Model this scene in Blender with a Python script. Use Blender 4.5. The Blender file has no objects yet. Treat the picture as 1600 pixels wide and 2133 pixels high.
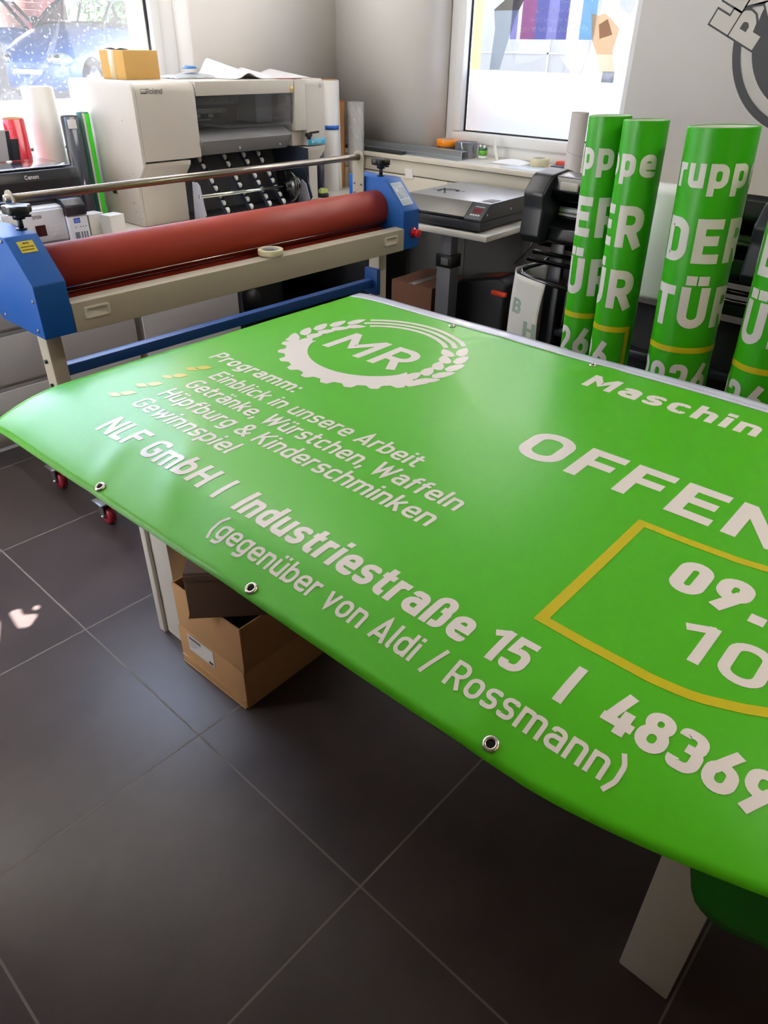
import bpy, bmesh, math, random
from mathutils import Vector, Matrix, Euler
R=math.radians; PI=math.pi
random.seed(7)
sc=bpy.context.scene; COL=sc.collection
EXPOSURE=0.2; SKY=12.0; SUN=110.0; FILL_C=32; FILL_D=18
# ---------------------------------------------------------------- camera, light, exposure
cam=bpy.data.cameras.new('camera'); cam_o=bpy.data.objects.new('camera',cam); COL.objects.link(cam_o); sc.camera=cam_o
cam.sensor_fit='HORIZONTAL'; cam.sensor_width=36.0; cam.lens=1477.55*36/1600; cam.clip_start=.02
_r=Vector((0.67435162,-0.7382525,0.01526911)); _u=Vector((0.39612969,0.37913815,0.83626284)); _w=Vector((0.62316223,0.55788665,-0.54811615))
cam_o.matrix_world=Matrix(((_r.x,_u.x,-_w.x,0),(_r.y,_u.y,-_w.y,0),(_r.z,_u.z,-_w.z,1.5457),(0,0,0,1)))
sc.view_settings.view_transform='Standard'; sc.view_settings.look='None'; sc.view_settings.gamma=1; sc.view_settings.use_curve_mapping=False
sc.view_settings.exposure=EXPOSURE
sc.cycles.use_denoising=True; sc.cycles.max_bounces=10; sc.cycles.diffuse_bounces=6; sc.cycles.glossy_bounces=4
sc.cycles.transmission_bounces=8; sc.cycles.transparent_max_bounces=12; sc.cycles.caustics_reflective=False; sc.cycles.caustics_refractive=False
sc.cycles.sample_clamp_indirect=6
world=bpy.data.worlds.new('sky'); sc.world=world; world.use_nodes=True
_n=world.node_tree.nodes; _l=world.node_tree.links; _n.clear()
_o=_n.new('ShaderNodeOutputWorld'); _b=_n.new('ShaderNodeBackground'); _b.inputs['Strength'].default_value=SKY
_t=_n.new('ShaderNodeTexCoord'); _s=_n.new('ShaderNodeSeparateXYZ'); _cr=_n.new('ShaderNodeValToRGB')
_cr.color_ramp.elements[0].position=.0; _cr.color_ramp.elements[0].color=(.80,.84,.92,1)
_cr.color_ramp.elements[1].position=.7; _cr.color_ramp.elements[1].color=(.50,.66,1.0,1)
_l.new(_t.outputs['Generated'],_s.inputs[0]); _l.new(_s.outputs['Z'],_cr.inputs[0]); _l.new(_cr.outputs[0],_b.inputs['Color']); _l.new(_b.outputs[0],_o.inputs[0])
sun=bpy.data.lights.new('sun','SUN'); sun.energy=SUN; sun.angle=R(.2); sun.color=(1,.95,.86)
sun_o=bpy.data.objects.new('sun',sun); COL.objects.link(sun_o); sun_o.location=(-8,1,8)
SUN_DIR=Vector((.74,-.06,-.67)).normalized()   # the way the sunlight travels
sun_o.rotation_euler=SUN_DIR.to_track_quat('-Z','Y').to_euler()
def portal(name,loc,rot,sx,sy):
    l=bpy.data.lights.new(name,'AREA'); l.shape='RECTANGLE'; l.size=sx; l.size_y=sy; l.cycles.is_portal=True
    o=bpy.data.objects.new(name,l); COL.objects.link(o); o.location=loc; o.rotation_euler=rot
portal('window_portal',(1.5,4.34,1.85),(R(-90),0,0),2.5,1.75)
portal('window_portal',(4.27,2.59,1.86),(R(90),0,R(90)),1.2,1.6)
portal('window_portal',(-1.93,2.9,1.35),(R(90),0,R(-90)),2.0,2.5)

def fill_light(loc,w,sx=1.2,sy=.30,rot=0,col=(1,.96,.90)):
    l=bpy.data.lights.new('fill_light','AREA'); l.shape='RECTANGLE'; l.size=sx; l.size_y=sy; l.energy=w; l.color=col
    o=bpy.data.objects.new('fill_light',l); COL.objects.link(o); o.location=loc; o.rotation_euler=(0,0,rot)
fill_light((2.2,-.75,2.97),FILL_C); fill_light((2.3,3.3,2.97),FILL_D,1.2,1.2)  # unseen area lights added overhead to brighten the walls and the corner

# ---------------------------------------------------------------- materials
MATS={}
def srgb(h):
    if isinstance(h,str): c=[int(h[i:i+2],16)/255 for i in (0,2,4)]
    else: c=[v/255 for v in h]
    return tuple(v/12.92 if v<=.04045 else ((v+.055)/1.055)**2.4 for v in c)+(1,)
def mat(name,col,rough=.5,metal=0,spec=.5,var=.04,scale=30,bump=0,bscale=120,coat=0,trans=0,alpha=1,emit=None,estr=0,sheen=0):
    if name in MATS: return MATS[name]
    m=bpy.data.materials.new(name); m.use_nodes=True; N=m.node_tree.nodes; L=m.node_tree.links
    p=N['Principled BSDF']; c=srgb(col)
    p.inputs['Roughness'].default_value=rough; p.inputs['Metallic'].default_value=metal
    p.inputs['Specular IOR Level'].default_value=spec; p.inputs['Coat Weight'].default_value=coat
    p.inputs['Coat Roughness'].default_value=.15
    p.inputs['Transmission Weight'].default_value=trans; p.inputs['Alpha'].default_value=alpha
    tc=N.new('ShaderNodeTexCoord'); nz=N.new('ShaderNodeTexNoise'); nz.inputs['Scale'].default_value=scale; nz.inputs['Detail'].default_value=4
    L.new(tc.outputs['Object'],nz.inputs['Vector'])
    mx=N.new('ShaderNodeMix'); mx.data_type='RGBA'
    mx.inputs['A'].default_value=tuple(v*(1-var) for v in c[:3])+(1,); mx.inputs['B'].default_value=tuple(min(1,v*(1+var)) for v in c[:3])+(1,)
    L.new(nz.outputs['Fac'],mx.inputs['Factor']); L.new(mx.outputs['Result'],p.inputs['Base Color'])
    if bump:
        n2=N.new('ShaderNodeTexNoise'); n2.inputs['Scale'].default_value=bscale; L.new(tc.outputs['Object'],n2.inputs['Vector'])
        b=N.new('ShaderNodeBump'); b.inputs['Strength'].default_value=bump; b.inputs['Distance'].default_value=.004
        L.new(n2.outputs['Fac'],b.inputs['Height']); L.new(b.outputs['Normal'],p.inputs['Normal'])
    if emit: p.inputs['Emission Color'].default_value=srgb(emit); p.inputs['Emission Strength'].default_value=estr
    MATS[name]=m; return m
def glass_mat(name,tint=(1,1,1),refl=.06,rough=.0,dust=0):
    m=bpy.data.materials.new(name); m.use_nodes=True; N=m.node_tree.nodes; L=m.node_tree.links; N.clear()
    o=N.new('ShaderNodeOutputMaterial'); t=N.new('ShaderNodeBsdfTransparent'); t.inputs[0].default_value=(*tint,1)
    g=N.new('ShaderNodeBsdfGlossy'); g.inputs['Roughness'].default_value=rough; x=N.new('ShaderNodeMixShader')
    lw=N.new('ShaderNodeLayerWeight'); lw.inputs['Blend'].default_value=.25
    mm=N.new('ShaderNodeMath'); mm.operation='MULTIPLY_ADD'; mm.inputs[1].default_value=.5; mm.inputs[2].default_value=refl
    L.new(lw.outputs['Fresnel'],mm.inputs[0]); mm.use_clamp=True
    L.new(mm.outputs[0],x.inputs[0]); L.new(t.outputs[0],x.inputs[1]); L.new(g.outputs[0],x.inputs[2])
    last=x
    if dust:
        tc=N.new('ShaderNodeTexCoord'); v=N.new('ShaderNodeTexNoise'); v.inputs['Scale'].default_value=70; v.inputs['Detail'].default_value=6
        cr=N.new('ShaderNodeValToRGB'); cr.color_ramp.elements[0].position=.60; cr.color_ramp.elements[0].color=(dust*.35,)*3+(1,); cr.color_ramp.elements[1].position=.76; cr.color_ramp.elements[1].color=(min(1,dust*3),)*3+(1,)
        L.new(tc.outputs['Object'],v.inputs['Vector']); L.new(v.outputs['Fac'],cr.inputs[0])
        d=N.new('ShaderNodeBsdfTranslucent'); d.inputs[0].default_value=(.9,.92,.95,1); x2=N.new('ShaderNodeMixShader')
        L.new(cr.outputs[0],x2.inputs[0]); L.new(x.outputs[0],x2.inputs[1]); L.new(d.outputs[0],x2.inputs[2]); last=x2
    L.new(last.outputs[0],o.inputs[0]); MATS[name]=m; return m
def film_mat(name,col,transp=.0,transl=.7,gloss=.08,rough=.3):
    m=bpy.data.materials.new(name); m.use_nodes=True; N=m.node_tree.nodes; L=m.node_tree.links; N.clear()
    o=N.new('ShaderNodeOutputMaterial'); c=srgb(col)
    d=N.new('ShaderNodeBsdfDiffuse'); d.inputs[0].default_value=c; t=N.new('ShaderNodeBsdfTranslucent'); t.inputs[0].default_value=c
    x=N.new('ShaderNodeMixShader'); x.inputs[0].default_value=transl; L.new(d.outputs[0],x.inputs[1]); L.new(t.outputs[0],x.inputs[2])
    tr=N.new('ShaderNodeBsdfTransparent'); tr.inputs[0].default_value=c; x2=N.new('ShaderNodeMixShader'); x2.inputs[0].default_value=transp
    L.new(x.outputs[0],x2.inputs[1]); L.new(tr.outputs[0],x2.inputs[2])
    g=N.new('ShaderNodeBsdfGlossy'); g.inputs['Roughness'].default_value=rough; x3=N.new('ShaderNodeMixShader'); x3.inputs[0].default_value=gloss
    L.new(x2.outputs[0],x3.inputs[1]); L.new(g.outputs[0],x3.inputs[2]); L.new(x3.outputs[0],o.inputs[0]); MATS[name]=m; return m

# ---------------------------------------------------------------- mesh builder
def rounded(poly,rads,n=5,closed=True):
    out=[]; N=len(poly)
    for i,p in enumerate(poly):
        r=rads[i] if isinstance(rads,(list,tuple)) else rads
        if (not closed and i in (0,N-1)) or r<=1e-6: out.append(tuple(p)); continue
        p=Vector(p); a=Vector(poly[i-1])-p; b=Vector(poly[(i+1)%N])-p
        la,lb=a.length,b.length
        if la<1e-9 or lb<1e-9: continue
        a/=la; b/=lb; ang=a.angle(b)
        if ang>PI-.02: out.append(tuple(p)); continue
        d=min(r/math.tan(ang/2),la*.5,lb*.5); rr=d*math.tan(ang/2)
        c=p+(a+b).normalized()*(rr/math.sin(ang/2)); s=p+a*d; e=p+b*d
        v0=s-c; v1=e-c; tot=v0.angle(v1)
        for k in range(n+1):
            t=k/n
            w=(v0*math.sin((1-t)*tot)+v1*math.sin(t*tot))/max(1e-9,math.sin(tot)) if tot>1e-4 else v0
            out.append(tuple(c+w))
    return out
class MB:
    def __init__(s): s.bm=bmesh.new(); s.M=Matrix.Identity(4)
    def v(s,p): return s.bm.verts.new(s.M@Vector(p))
    def f(s,vs,mi=0):
        try: f=s.bm.faces.new(vs)
        except ValueError: return None
        f.material_index=mi; return f
    def _bev(s,geom,off,seg):
        if off>0: bmesh.ops.bevel(s.bm,geom=geom,offset=off,segments=seg,affect='EDGES',profile=.5,clamp_overlap=True)
    def box(s,x0,y0,z0,x1,y1,z1,bev=0,mi=0,seg=2):
        vs=[s.v((x,y,z)) for z in (z0,z1) for y in (y0,y1) for x in (x0,x1)]
        fs=[s.f([vs[i] for i in q],mi) for q in ((0,2,3,1),(4,5,7,6),(0,1,5,4),(2,6,7,3),(0,4,6,2),(1,3,7,5))]
        if bev:
            es=list({e for f in fs for e in f.edges}); s._bev(es,bev,seg)
        return s
    def prism(s,poly,axis,a,b,bev=0,mi=0,seg=2):
        def P(q,h):
            if axis=='x': return (h,q[0],q[1])
            if axis=='y': return (q[0],h,q[1])
            return (q[0],q[1],h)
        A=[s.v(P(q,a)) for q in poly]; B=[s.v(P(q,b)) for q in poly]; n=len(poly)
        fs=[s.f(A,mi),s.f(B[::-1],mi)]+[s.f([A[i],B[i],B[(i+1)%n],A[(i+1)%n]],mi) for i in range(n)]
        fs=[f for f in fs if f]
        bmesh.ops.recalc_face_normals(s.bm,faces=fs)
        if bev: s._bev(list({e for f in fs for e in f.edges if e.calc_face_angle(0)>.5}),bev,seg)
        return s
    def poly(s,pts,mi=0): s.f([s.v(p) for p in pts],mi); return s
    def ring(s,c,ax,r,seg,e1=None):
        ax=Vector(ax).normalized(); a=ax.orthogonal().normalized() if e1 is None else e1; b=ax.cross(a); c=Vector(c)
        return [s.v(c+a*(r*math.cos(2*PI*k/seg))+b*(r*math.sin(2*PI*k/seg))) for k in range(seg)]
    def cyl(s,p0,p1,r0,r1=None,seg=24,mi=0,cap=True):
        r1=r0 if r1 is None else r1; p0=Vector(p0); p1=Vector(p1); ax=p1-p0; e=ax.normalized().orthogonal().normalized()
        A=s.ring(p0,ax,r0,seg,e); B=s.ring(p1,ax,r1,seg,e)
        for i in range(seg): s.f([A[i],A[(i+1)%seg],B[(i+1)%seg],B[i]],mi)
        if cap: s.f(A[::-1],mi); s.f(B,mi)
        return s
    def lathe(s,prof,c=(0,0,0),ax=(0,0,1),seg=32,mi=0,mis=None,closed=False):
        ax=Vector(ax).normalized(); e=ax.orthogonal().normalized(); c=Vector(c); rs=[]
        for r,h in prof: rs.append(s.ring(c+ax*h,ax,max(r,1e-5),seg,e))
        n=len(rs)
        for k in range(n if closed else n-1):
            A,B=rs[k],rs[(k+1)%n]; q=mis[k] if mis else mi
            for i in range(seg): s.f([A[i],A[(i+1)%seg],B[(i+1)%seg],B[i]],q)
        return s
    def tube(s,path,r,seg=10,mi=0,closed=False,cap=True):
        P=[Vector(p) for p in path]; n=len(P); rings=[]; e=None
        for i,p in enumerate(P):
            if closed: t=P[(i+1)%n]-P[i-1]
            else: t=P[min(i+1,n-1)]-P[max(i-1,0)]
            t.normalize()
            if e is None: e=t.orthogonal().normalized()
            else:
                e=e-t*e.dot(t); e=e.normalized() if e.length>1e-6 else t.orthogonal().normalized()
            rings.append(s.ring(p,t,r if not callable(r) else r(i/(n-1)),seg,e))
        for i in range(n if closed else n-1):
            A,B=rings[i],rings[(i+1)%n]
            for k in range(seg): s.f([A[k],A[(k+1)%seg],B[(k+1)%seg],B[k]],mi)
        if cap and not closed: s.f(rings[0][::-1],mi); s.f(rings[-1],mi)
        return s
    def ball(s,c,r,u=20,v=12,mi=0):
        r=(r,r,r) if not isinstance(r,(tuple,list)) else r; c=Vector(c); rows=[]
        for j in range(1,v):
            th=PI*j/v; rows.append([s.v(c+Vector((r[0]*math.sin(th)*math.cos(2*PI*i/u),r[1]*math.sin(th)*math.sin(2*PI*i/u),r[2]*math.cos(th)))) for i in range(u)])
        t=s.v(c+Vector((0,0,r[2]))); b=s.v(c-Vector((0,0,r[2])))
        for i in range(u):
            s.f([t,rows[0][i],rows[0][(i+1)%u]],mi); s.f([b,rows[-1][(i+1)%u],rows[-1][i]],mi)
            for j in range(v-2): s.f([rows[j][i],rows[j+1][i],rows[j+1][(i+1)%u],rows[j][(i+1)%u]],mi)
        return s
    def grid(s,fn,us,vs,mi=0):
        V=[[s.v(fn(u,v)) for v in vs] for u in us]
        for i in range(len(us)-1):
            for j in range(len(vs)-1):
                s.f([V[i][j],V[i+1][j],V[i+1][j+1],V[i][j+1]],mi if not callable(mi) else mi(us[i],vs[j]))
        return s
    def shell(s,fn,us,vs,th,mi=0,mi2=None):
        # a sheet with real thickness: two skins and a rim (th offset along z unless fn gives a normal)
        mi2=mi if mi2 is None else mi2
        A=[[Vector(fn(u,v)) for v in vs] for u in us]; n,m=len(us),len(vs)
        def nr(i,j):
            a=A[min(i+1,n-1)][j]-A[max(i-1,0)][j]; b=A[i][min(j+1,m-1)]-A[i][max(j-1,0)]
            c=a.cross(b); return c.normalized() if c.length>1e-12 else Vector((0,0,1))
        T=[[s.v(A[i][j]) for j in range(m)] for i in range(n)]; B=[[s.v(A[i][j]-nr(i,j)*th) for j in range(m)] for i in range(n)]
        for i in range(n-1):
            for j in range(m-1):
                s.f([T[i][j],T[i+1][j],T[i+1][j+1],T[i][j+1]],mi); s.f([B[i][j],B[i][j+1],B[i+1][j+1],B[i+1][j]],mi2)
        for i in range(n-1):
            s.f([T[i][0],B[i][0],B[i+1][0],T[i+1][0]],mi); s.f([T[i][m-1],T[i+1][m-1],B[i+1][m-1],B[i][m-1]],mi)
        for j in range(m-1):
            s.f([T[0][j],T[0][j+1],B[0][j+1],B[0][j]],mi); s.f([T[n-1][j],B[n-1][j],B[n-1][j+1],T[n-1][j+1]],mi)
        return s
def clean(name): return name
def obj(name,mb,mats,parent=None,local=False,ang=35,label=None):
    me=bpy.data.meshes.new(name); bm=mb.bm
    if parent is not None and not local:
        bm.transform(parent_world(parent).inverted())
    a=R(ang)
    for e in bm.edges:
        e.smooth = len(e.link_faces)==2 and e.calc_face_angle(0)<a
    for f in bm.faces: f.smooth=True
    bm.to_mesh(me); bm.free()
    for m in (mats if isinstance(mats,(list,tuple)) else [mats]): me.materials.append(m)
    o=bpy.data.objects.new(name,me); COL.objects.link(o)
    if parent is not None: o.parent=parent
    if label: o['label']=label
    return o
def parent_world(p):
    M=Matrix.Identity(4)
    while p is not None:
        M=Matrix.LocRotScale(p.location,p.rotation_euler,p.scale)@M; p=p.parent
    return M
def tag(o,label,cat,group=None,kind=None):
    o['label']=label; o['category']=cat
    if group: o['group']=group
    if kind: o['kind']=kind
    return o
def thing(name,label,cat,loc=(0,0,0),rotz=0,group=None,rot=None):
    o=bpy.data.objects.new(name,None); o.empty_display_size=.05; COL.objects.link(o); o.location=loc
    o.rotation_euler=rot if rot else (0,0,rotz)
    return tag(o,label,cat,group)
def struct(name,mb,m,parent=None,ang=35):
    o=obj(name,mb,m,parent,ang=ang)
    if parent is None: o['kind']='structure'
    return o
def dup(root,loc=None,rot=None,label=None):
    def cp(o,par):
        c=o.copy(); COL.objects.link(c); c.parent=par
        for ch in [x for x in COL.objects if x.parent==o]: cp(ch,c)
        return c
    r=cp(root,root.parent)
    if loc is not None: r.location=loc
    if rot is not None: r.rotation_euler=rot
    if label: r['label']=label
    return r

# ---------------------------------------------------------------- lettering: stroked glyphs in em = cap height
def glyph(c,w):
    a=w/2; T=1-a; X=.74; XT=X-a; DS=-.24
    def W(wd): return wd, wd-a
    S=[]
    def st(pts,r=0,closed=False): S.append((pts,r,closed))
    def dot(x,y,sz): st([(x-sz/2,y),(x+sz/2,y)])
    up={'Ä':'A','Ö':'O','Ü':'U','ä':'a','ö':'o','ü':'u'}
    if c in up:
        wd,S0=glyph(up[c],w); y=1+.14 if c.isupper() else X+.17
        S=list(S0); k=w*.98
        for sx in (-1,1): S.append(([(wd/2+sx*wd*.2-k/2,y+.02),(wd/2+sx*wd*.2+k/2,y+.02)],0,False))
        return wd,S
    if c==' ': return .22,[]
    if c in 'I|': return w,[([(a,0 if c=='I' else -.04),(a,1 if c=='I' else 1.06)],0,False)]
    if c=='l': return w*1.15,[([(a,1),(a,a),(w*1.15,a)],[0,.12,0],False)]
    if c=='i': return w,[([(a,0),(a,X)],0,False),([(0,X+.19),(w,X+.19)],0,False)]
    if c=='.': return w,[([(0,a),(w,a)],0,False)]
    if c==':': return w,[([(0,a),(w,a)],0,False),([(0,.6),(w,.6)],0,False)]
    if c==',': return w,[([(w*.75,w),(w*.3,-.16)],0,False)]
    if c=='/': return .46,[([(a*.8,-.08),(.46-a*.8,1.05)],0,False)]
    if c=='-': return .34,[([(0,.42),(.34,.42)],0,False)]
    if c=='(': return .30,[([(.30-a*.6,1.08),(a,.74),(a,.2),(.30-a*.6,-.18)],[0,.5,.5,0],False)]
    if c==')': return .30,[([(a*.6,1.08),(.30-a,.74),(.30-a,.2),(a*.6,-.18)],[0,.5,.5,0],False)]
    if c=='L': wd,r=W(.50); st([(a,1),(a,a),(wd,a)])
    elif c in 'EF':
        wd,r=W(.54); st([(a,0),(a,1)]); st([(a,T),(wd,T)]); st([(a,.52),(wd*.9,.52)])
        if c=='E': st([(a,a),(wd,a)])
    elif c=='H': wd,r=W(.64); st([(a,0),(a,1)]); st([(r,0),(r,1)]); st([(a,.5),(r,.5)])
    elif c=='N': wd,r=W(.66); st([(a,0),(a,1)]); st([(r,0),(r,1)]); st([(a*1.1,1-a*.6),(r-a*.1,a*.6)])
    elif c=='M': wd,r=W(.80); st([(a,0),(a,1)]); st([(r,0),(r,1)]); st([(a*1.1,1-a*.7),(wd/2,.36),(r-a*.1,1-a*.7)])
    elif c=='T': wd,r=W(.56); st([(wd/2,0),(wd/2,1)]); st([(0,T),(wd,T)])
    elif c=='A': wd,r=W(.66); st([(a*.9,0),(wd/2,1-a*.6),(wd-a*.9,0)]); st([(.17,.24),(wd-.17,.24)])
    elif c=='V': wd,r=W(.64); st([(a*.9,1),(wd/2,a*.6),(wd-a*.9,1)])
    elif c=='W': wd,r=W(.96); st([(a*.9,1),(wd*.29,a*.6),(wd/2,.86),(wd*.71,a*.6),(wd-a*.9,1)])
    elif c=='X': wd,r=W(.64); st([(a*.9,0),(wd-a*.9,1)]); st([(a*.9,1),(wd-a*.9,0)])
    elif c=='Y': wd,r=W(.62); st([(a*.9,1),(wd/2,.42),(wd-a*.9,1)]); st([(wd/2,0),(wd/2,.45)])
    elif c=='Z': wd,r=W(.56); st([(0,T),(wd-a,T),(a,a),(wd,a)])
    elif c=='K': wd,r=W(.64); st([(a,0),(a,1)]); st([(a,.40),(wd-a*.9,1)]); st([(wd*.40,.56),(wd-a*.8,0)])
    elif c in 'PR':
        wd,r=W(.60); st([(a,0),(a,1)]); st([(a,T),(r,T),(r,.44),(a,.44)],[0,.26,.26,0])
        if c=='R': st([(wd*.52,.44),(wd-a*.8,0)])
    elif c=='B': wd,r=W(.60); st([(a,0),(a,1)]); st([(a,T),(r-.03,T),(r-.03,.53),(a,.53)],[0,.2,.2,0]); st([(a,.53),(r,.53),(r,a),(a,a)],[0,.2,.2,0])
    elif c=='D': wd,r=W(.62); st([(a,a),(r,a),(r,T),(a,T)],[0,.26,.26,0],True)
    elif c in 'O0':
        wd,r=W(.66 if c=='O' else .58); st([(a,a),(r,a),(r,T),(a,T)],.24,True)
    elif c=='Q': wd,r=W(.66); st([(a,a),(r,a),(r,T),(a,T)],.24,True); st([(r-.15,.22),(r+a*.6,-.02)])
    elif c=='C': wd,r=W(.60); st([(r,.72),(r,T),(a,T),(a,a),(r,a),(r,.28)],[0,.24,.24,.24,.24,0])
    elif c=='G': wd,r=W(.62); st([(r,.74),(r,T),(a,T),(a,a),(r,a),(r,.47),(wd*.52,.47)],[0,.24,.24,.24,.22,0,0])
    elif c=='S': wd,r=W(.58); st([(r,.75),(r,T),(a,T),(a,.51),(r,.51),(r,a),(a,a),(a,.25)],[0,.22,.2,.2,.2,.2,.22,0])
    elif c=='U': wd,r=W(.62); st([(a,1),(a,a),(r,a),(r,1)],[0,.25,.25,0])
    elif c=='1': wd,r=W(.40); st([(r,0),(r,1)]); st([(.0,.74),(r+a*.3,T+a*.35)])
    elif c=='2': wd,r=W(.56); st([(a,.70),(a,T),(r,T),(r,.58),(a*1.3,a)],[0,.22,.24,.14,0]); st([(0,a),(wd,a)])
    elif c=='3': wd,r=W(.56); st([(a,.76),(a,T),(r-.01,T),(r-.01,.53),(.22,.53)],[0,.2,.2,.18,0]); st([(.22,.53),(r,.53),(r,a),(a,a),(a,.24)],[0,.2,.2,.22,0])
    elif c=='4': wd,r=W(.62); st([(.30,1),(a*1.1,.22)]); st([(0,.25),(wd,.25)]); st([(wd-.2,0),(wd-.2,.58)])
    elif c=='5': wd,r=W(.56); st([(wd*.94,T),(a*1.15,T),(a,.56),(r,.60),(r,a),(a,a),(a,.24)],[0,0,0,.22,.22,.22,0])
    elif c=='6': wd,r=W(.58); st([(a,a),(r,a),(r,.57),(a,.57)],.22,True); st([(.43,1),(a*1.25,.42)])
    elif c=='9': wd,r=W(.58); st([(a,.43),(r,.43),(r,T),(a,T)],.22,True); st([(.16,0),(r-a*.25,.58)])
    elif c=='8': wd,r=W(.58); st([(a,a),(r,a),(r,.53),(a,.53)],.2,True); st([(a+.02,.53),(r-.02,.53),(r-.02,T),(a+.02,T)],.2,True)
    elif c=='7': wd,r=W(.54); st([(0,T),(wd-a,T),(.18,0)])
    elif c in 'nh': wd,r=W(.54); st([(a,0),(a,X if c=='n' else 1)]); st([(a,XT-.08),(a+.1,XT),(r,XT),(r,0)],[0,.1,.2,0])
    elif c=='m': wd,r=W(.84); st([(a,0),(a,X)]); st([(a,XT-.08),(a+.08,XT),(wd/2,XT),(wd/2,0)],[0,.1,.16,0]); st([(wd/2,XT-.08),(wd/2+.08,XT),(r,XT),(r,0)],[0,.1,.16,0])
    elif c=='u': wd,r=W(.54); st([(r,0),(r,X)]); st([(r,a+.08),(r-.1,a),(a,a),(a,X)],[0,.1,.2,0])
    elif c=='r': wd,r=W(.38); st([(a,0),(a,X)]); st([(a,XT-.12),(a+.12,XT),(wd,XT-.01)],[0,.12,0])
    elif c in 'bdpqgaoe':
        wd,r=W(.55)
        if c=='a':
            st([(a+.03,X-.2),(a+.05,XT),(r,XT),(r,0)],[0,.14,.18,0]); st([(r,.42),(a,.42),(a,a),(r,a)],[0,.17,.17,0]); wd=.54
        elif c=='e': st([(r,.18),(r,a),(a,a),(a,XT),(r,XT),(r,.36),(a,.36)],[0,.2,.22,.22,.22,0,0])
        else:
            st([(a,a),(r,a),(r,XT),(a,XT)],.2,True)
            if c=='b': st([(a,0),(a,1)])
            if c=='d': st([(r,0),(r,1)])
            if c=='p': st([(a,DS),(a,X)])
            if c=='q': st([(r,DS),(r,X)])
            if c=='g': st([(r,X),(r,DS+a),(a+.02,DS+a)],[0,.2,0])
    elif c=='c': wd,r=W(.48); st([(r,XT-.1),(r,XT),(a,XT),(a,a),(r,a),(r,a+.1)],[0,.18,.2,.2,.18,0])
    elif c=='s': wd,r=W(.49); m=X/2; st([(r,XT-.1),(r,XT),(a,XT),(a,m),(r,m),(r,a),(a,a),(a,a+.1)],[0,.15,.15,.15,.15,.15,.15,0])
    elif c=='t': wd,r=W(.38); st([(.07+a,.94),(.07+a,a),(wd,a)],[0,.14,0]); st([(0,XT),(wd,XT)])
    elif c=='f': wd,r=W(.36); st([(.07+a,0),(.07+a,T),(wd,T)],[0,.14,0]); st([(0,XT),(wd,XT)])
    elif c=='k': wd,r=W(.53); st([(a,0),(a,1)]); st([(a,.28),(wd-a*.9,X)]); st([(wd*.4,.44),(wd-a*.7,0)])
    elif c=='v': wd,r=W(.54); st([(a*.9,X),(wd/2,a*.6),(wd-a*.9,X)])
    elif c=='w': wd,r=W(.80); st([(a*.9,X),(wd*.29,a*.6),(wd/2,X*.86),(wd*.71,a*.6),(wd-a*.9,X)])
    elif c=='y': wd,r=W(.54); st([(a*.9,X),(wd/2,.06)]); st([(wd-a*.9,X),(wd*.34,DS)])
    elif c=='z': wd,r=W(.48); st([(0,XT),(wd-a,XT),(a,a),(wd,a)])
    elif c=='ß': wd,r=W(.58); st([(a,0),(a,T),(r-.03,T),(r-.03,.56),(wd*.5,.56)],[0,.22,.2,.16,0]); st([(wd*.5,.56),(r,.56),(r,a),(wd*.42,a)],[0,.2,.2,0])
    elif c=='&': wd,r=W(.70); st([(wd,0),(.12,.66),(.12,T),(.44,T),(.44,.62),(a,.36),(a,a),(.46,a),(wd-.04,.45)],[0,.1,.16,.16,.12,.16,.18,.2,0])
    else: wd,r=W(.5)
    return wd,S
def text_width(txt,w,track,sx): 
    x=0
    for c in txt: x+=glyph(c,w)[0]*sx+track
    return x-track
def ribbon(mb,pts,closed,w,fn,mi,maxseg):
    # flat band of width w along a polyline, mapped through fn(x,y)
    P=[Vector((p[0],p[1])) for p in pts]
    Q=[P[0]]
    for p in P[1:]:
        if (p-Q[-1]).length>1e-6: Q.append(p)
    if closed and (Q[0]-Q[-1]).length<1e-6: Q.pop()
    P=[]; n=len(Q)
    for i in range(n if closed else n-1):
        a,b=Q[i],Q[(i+1)%n]; k=max(1,int(math.ceil((b-a).length/maxseg)))
        P+= [a.lerp(b,t/k) for t in range(k)]
    if not closed: P.append(Q[-1])
    n=len(P); Rows=[]; K=max(1,int(math.ceil(w/maxseg)))
    for i in range(n):
        d0=(P[i]-P[i-1]) if (i>0 or closed) else None; d1=(P[(i+1)%n]-P[i]) if (i<n-1 or closed) else None
        d0=(d0 or d1).normalized(); d1=(d1 or d0).normalized()
        n0=Vector((-d0.y,d0.x)); n1=Vector((-d1.y,d1.x)); nn=n0+n1
        nn=nn.normalized() if nn.length>1e-6 else n0
        k=min(2.2,1/max(.3,nn.dot(n0))); o=nn*(w/2*k)
        Rows.append([mb.v(fn(*(P[i]-o+o*(2*q/K)))) for q in range(K+1)])
    for i in range(n if closed else n-1):
        j=(i+1)%n
        for q in range(K): mb.f([Rows[i][q],Rows[j][q],Rows[j][q+1],Rows[i][q+1]],mi)
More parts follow.
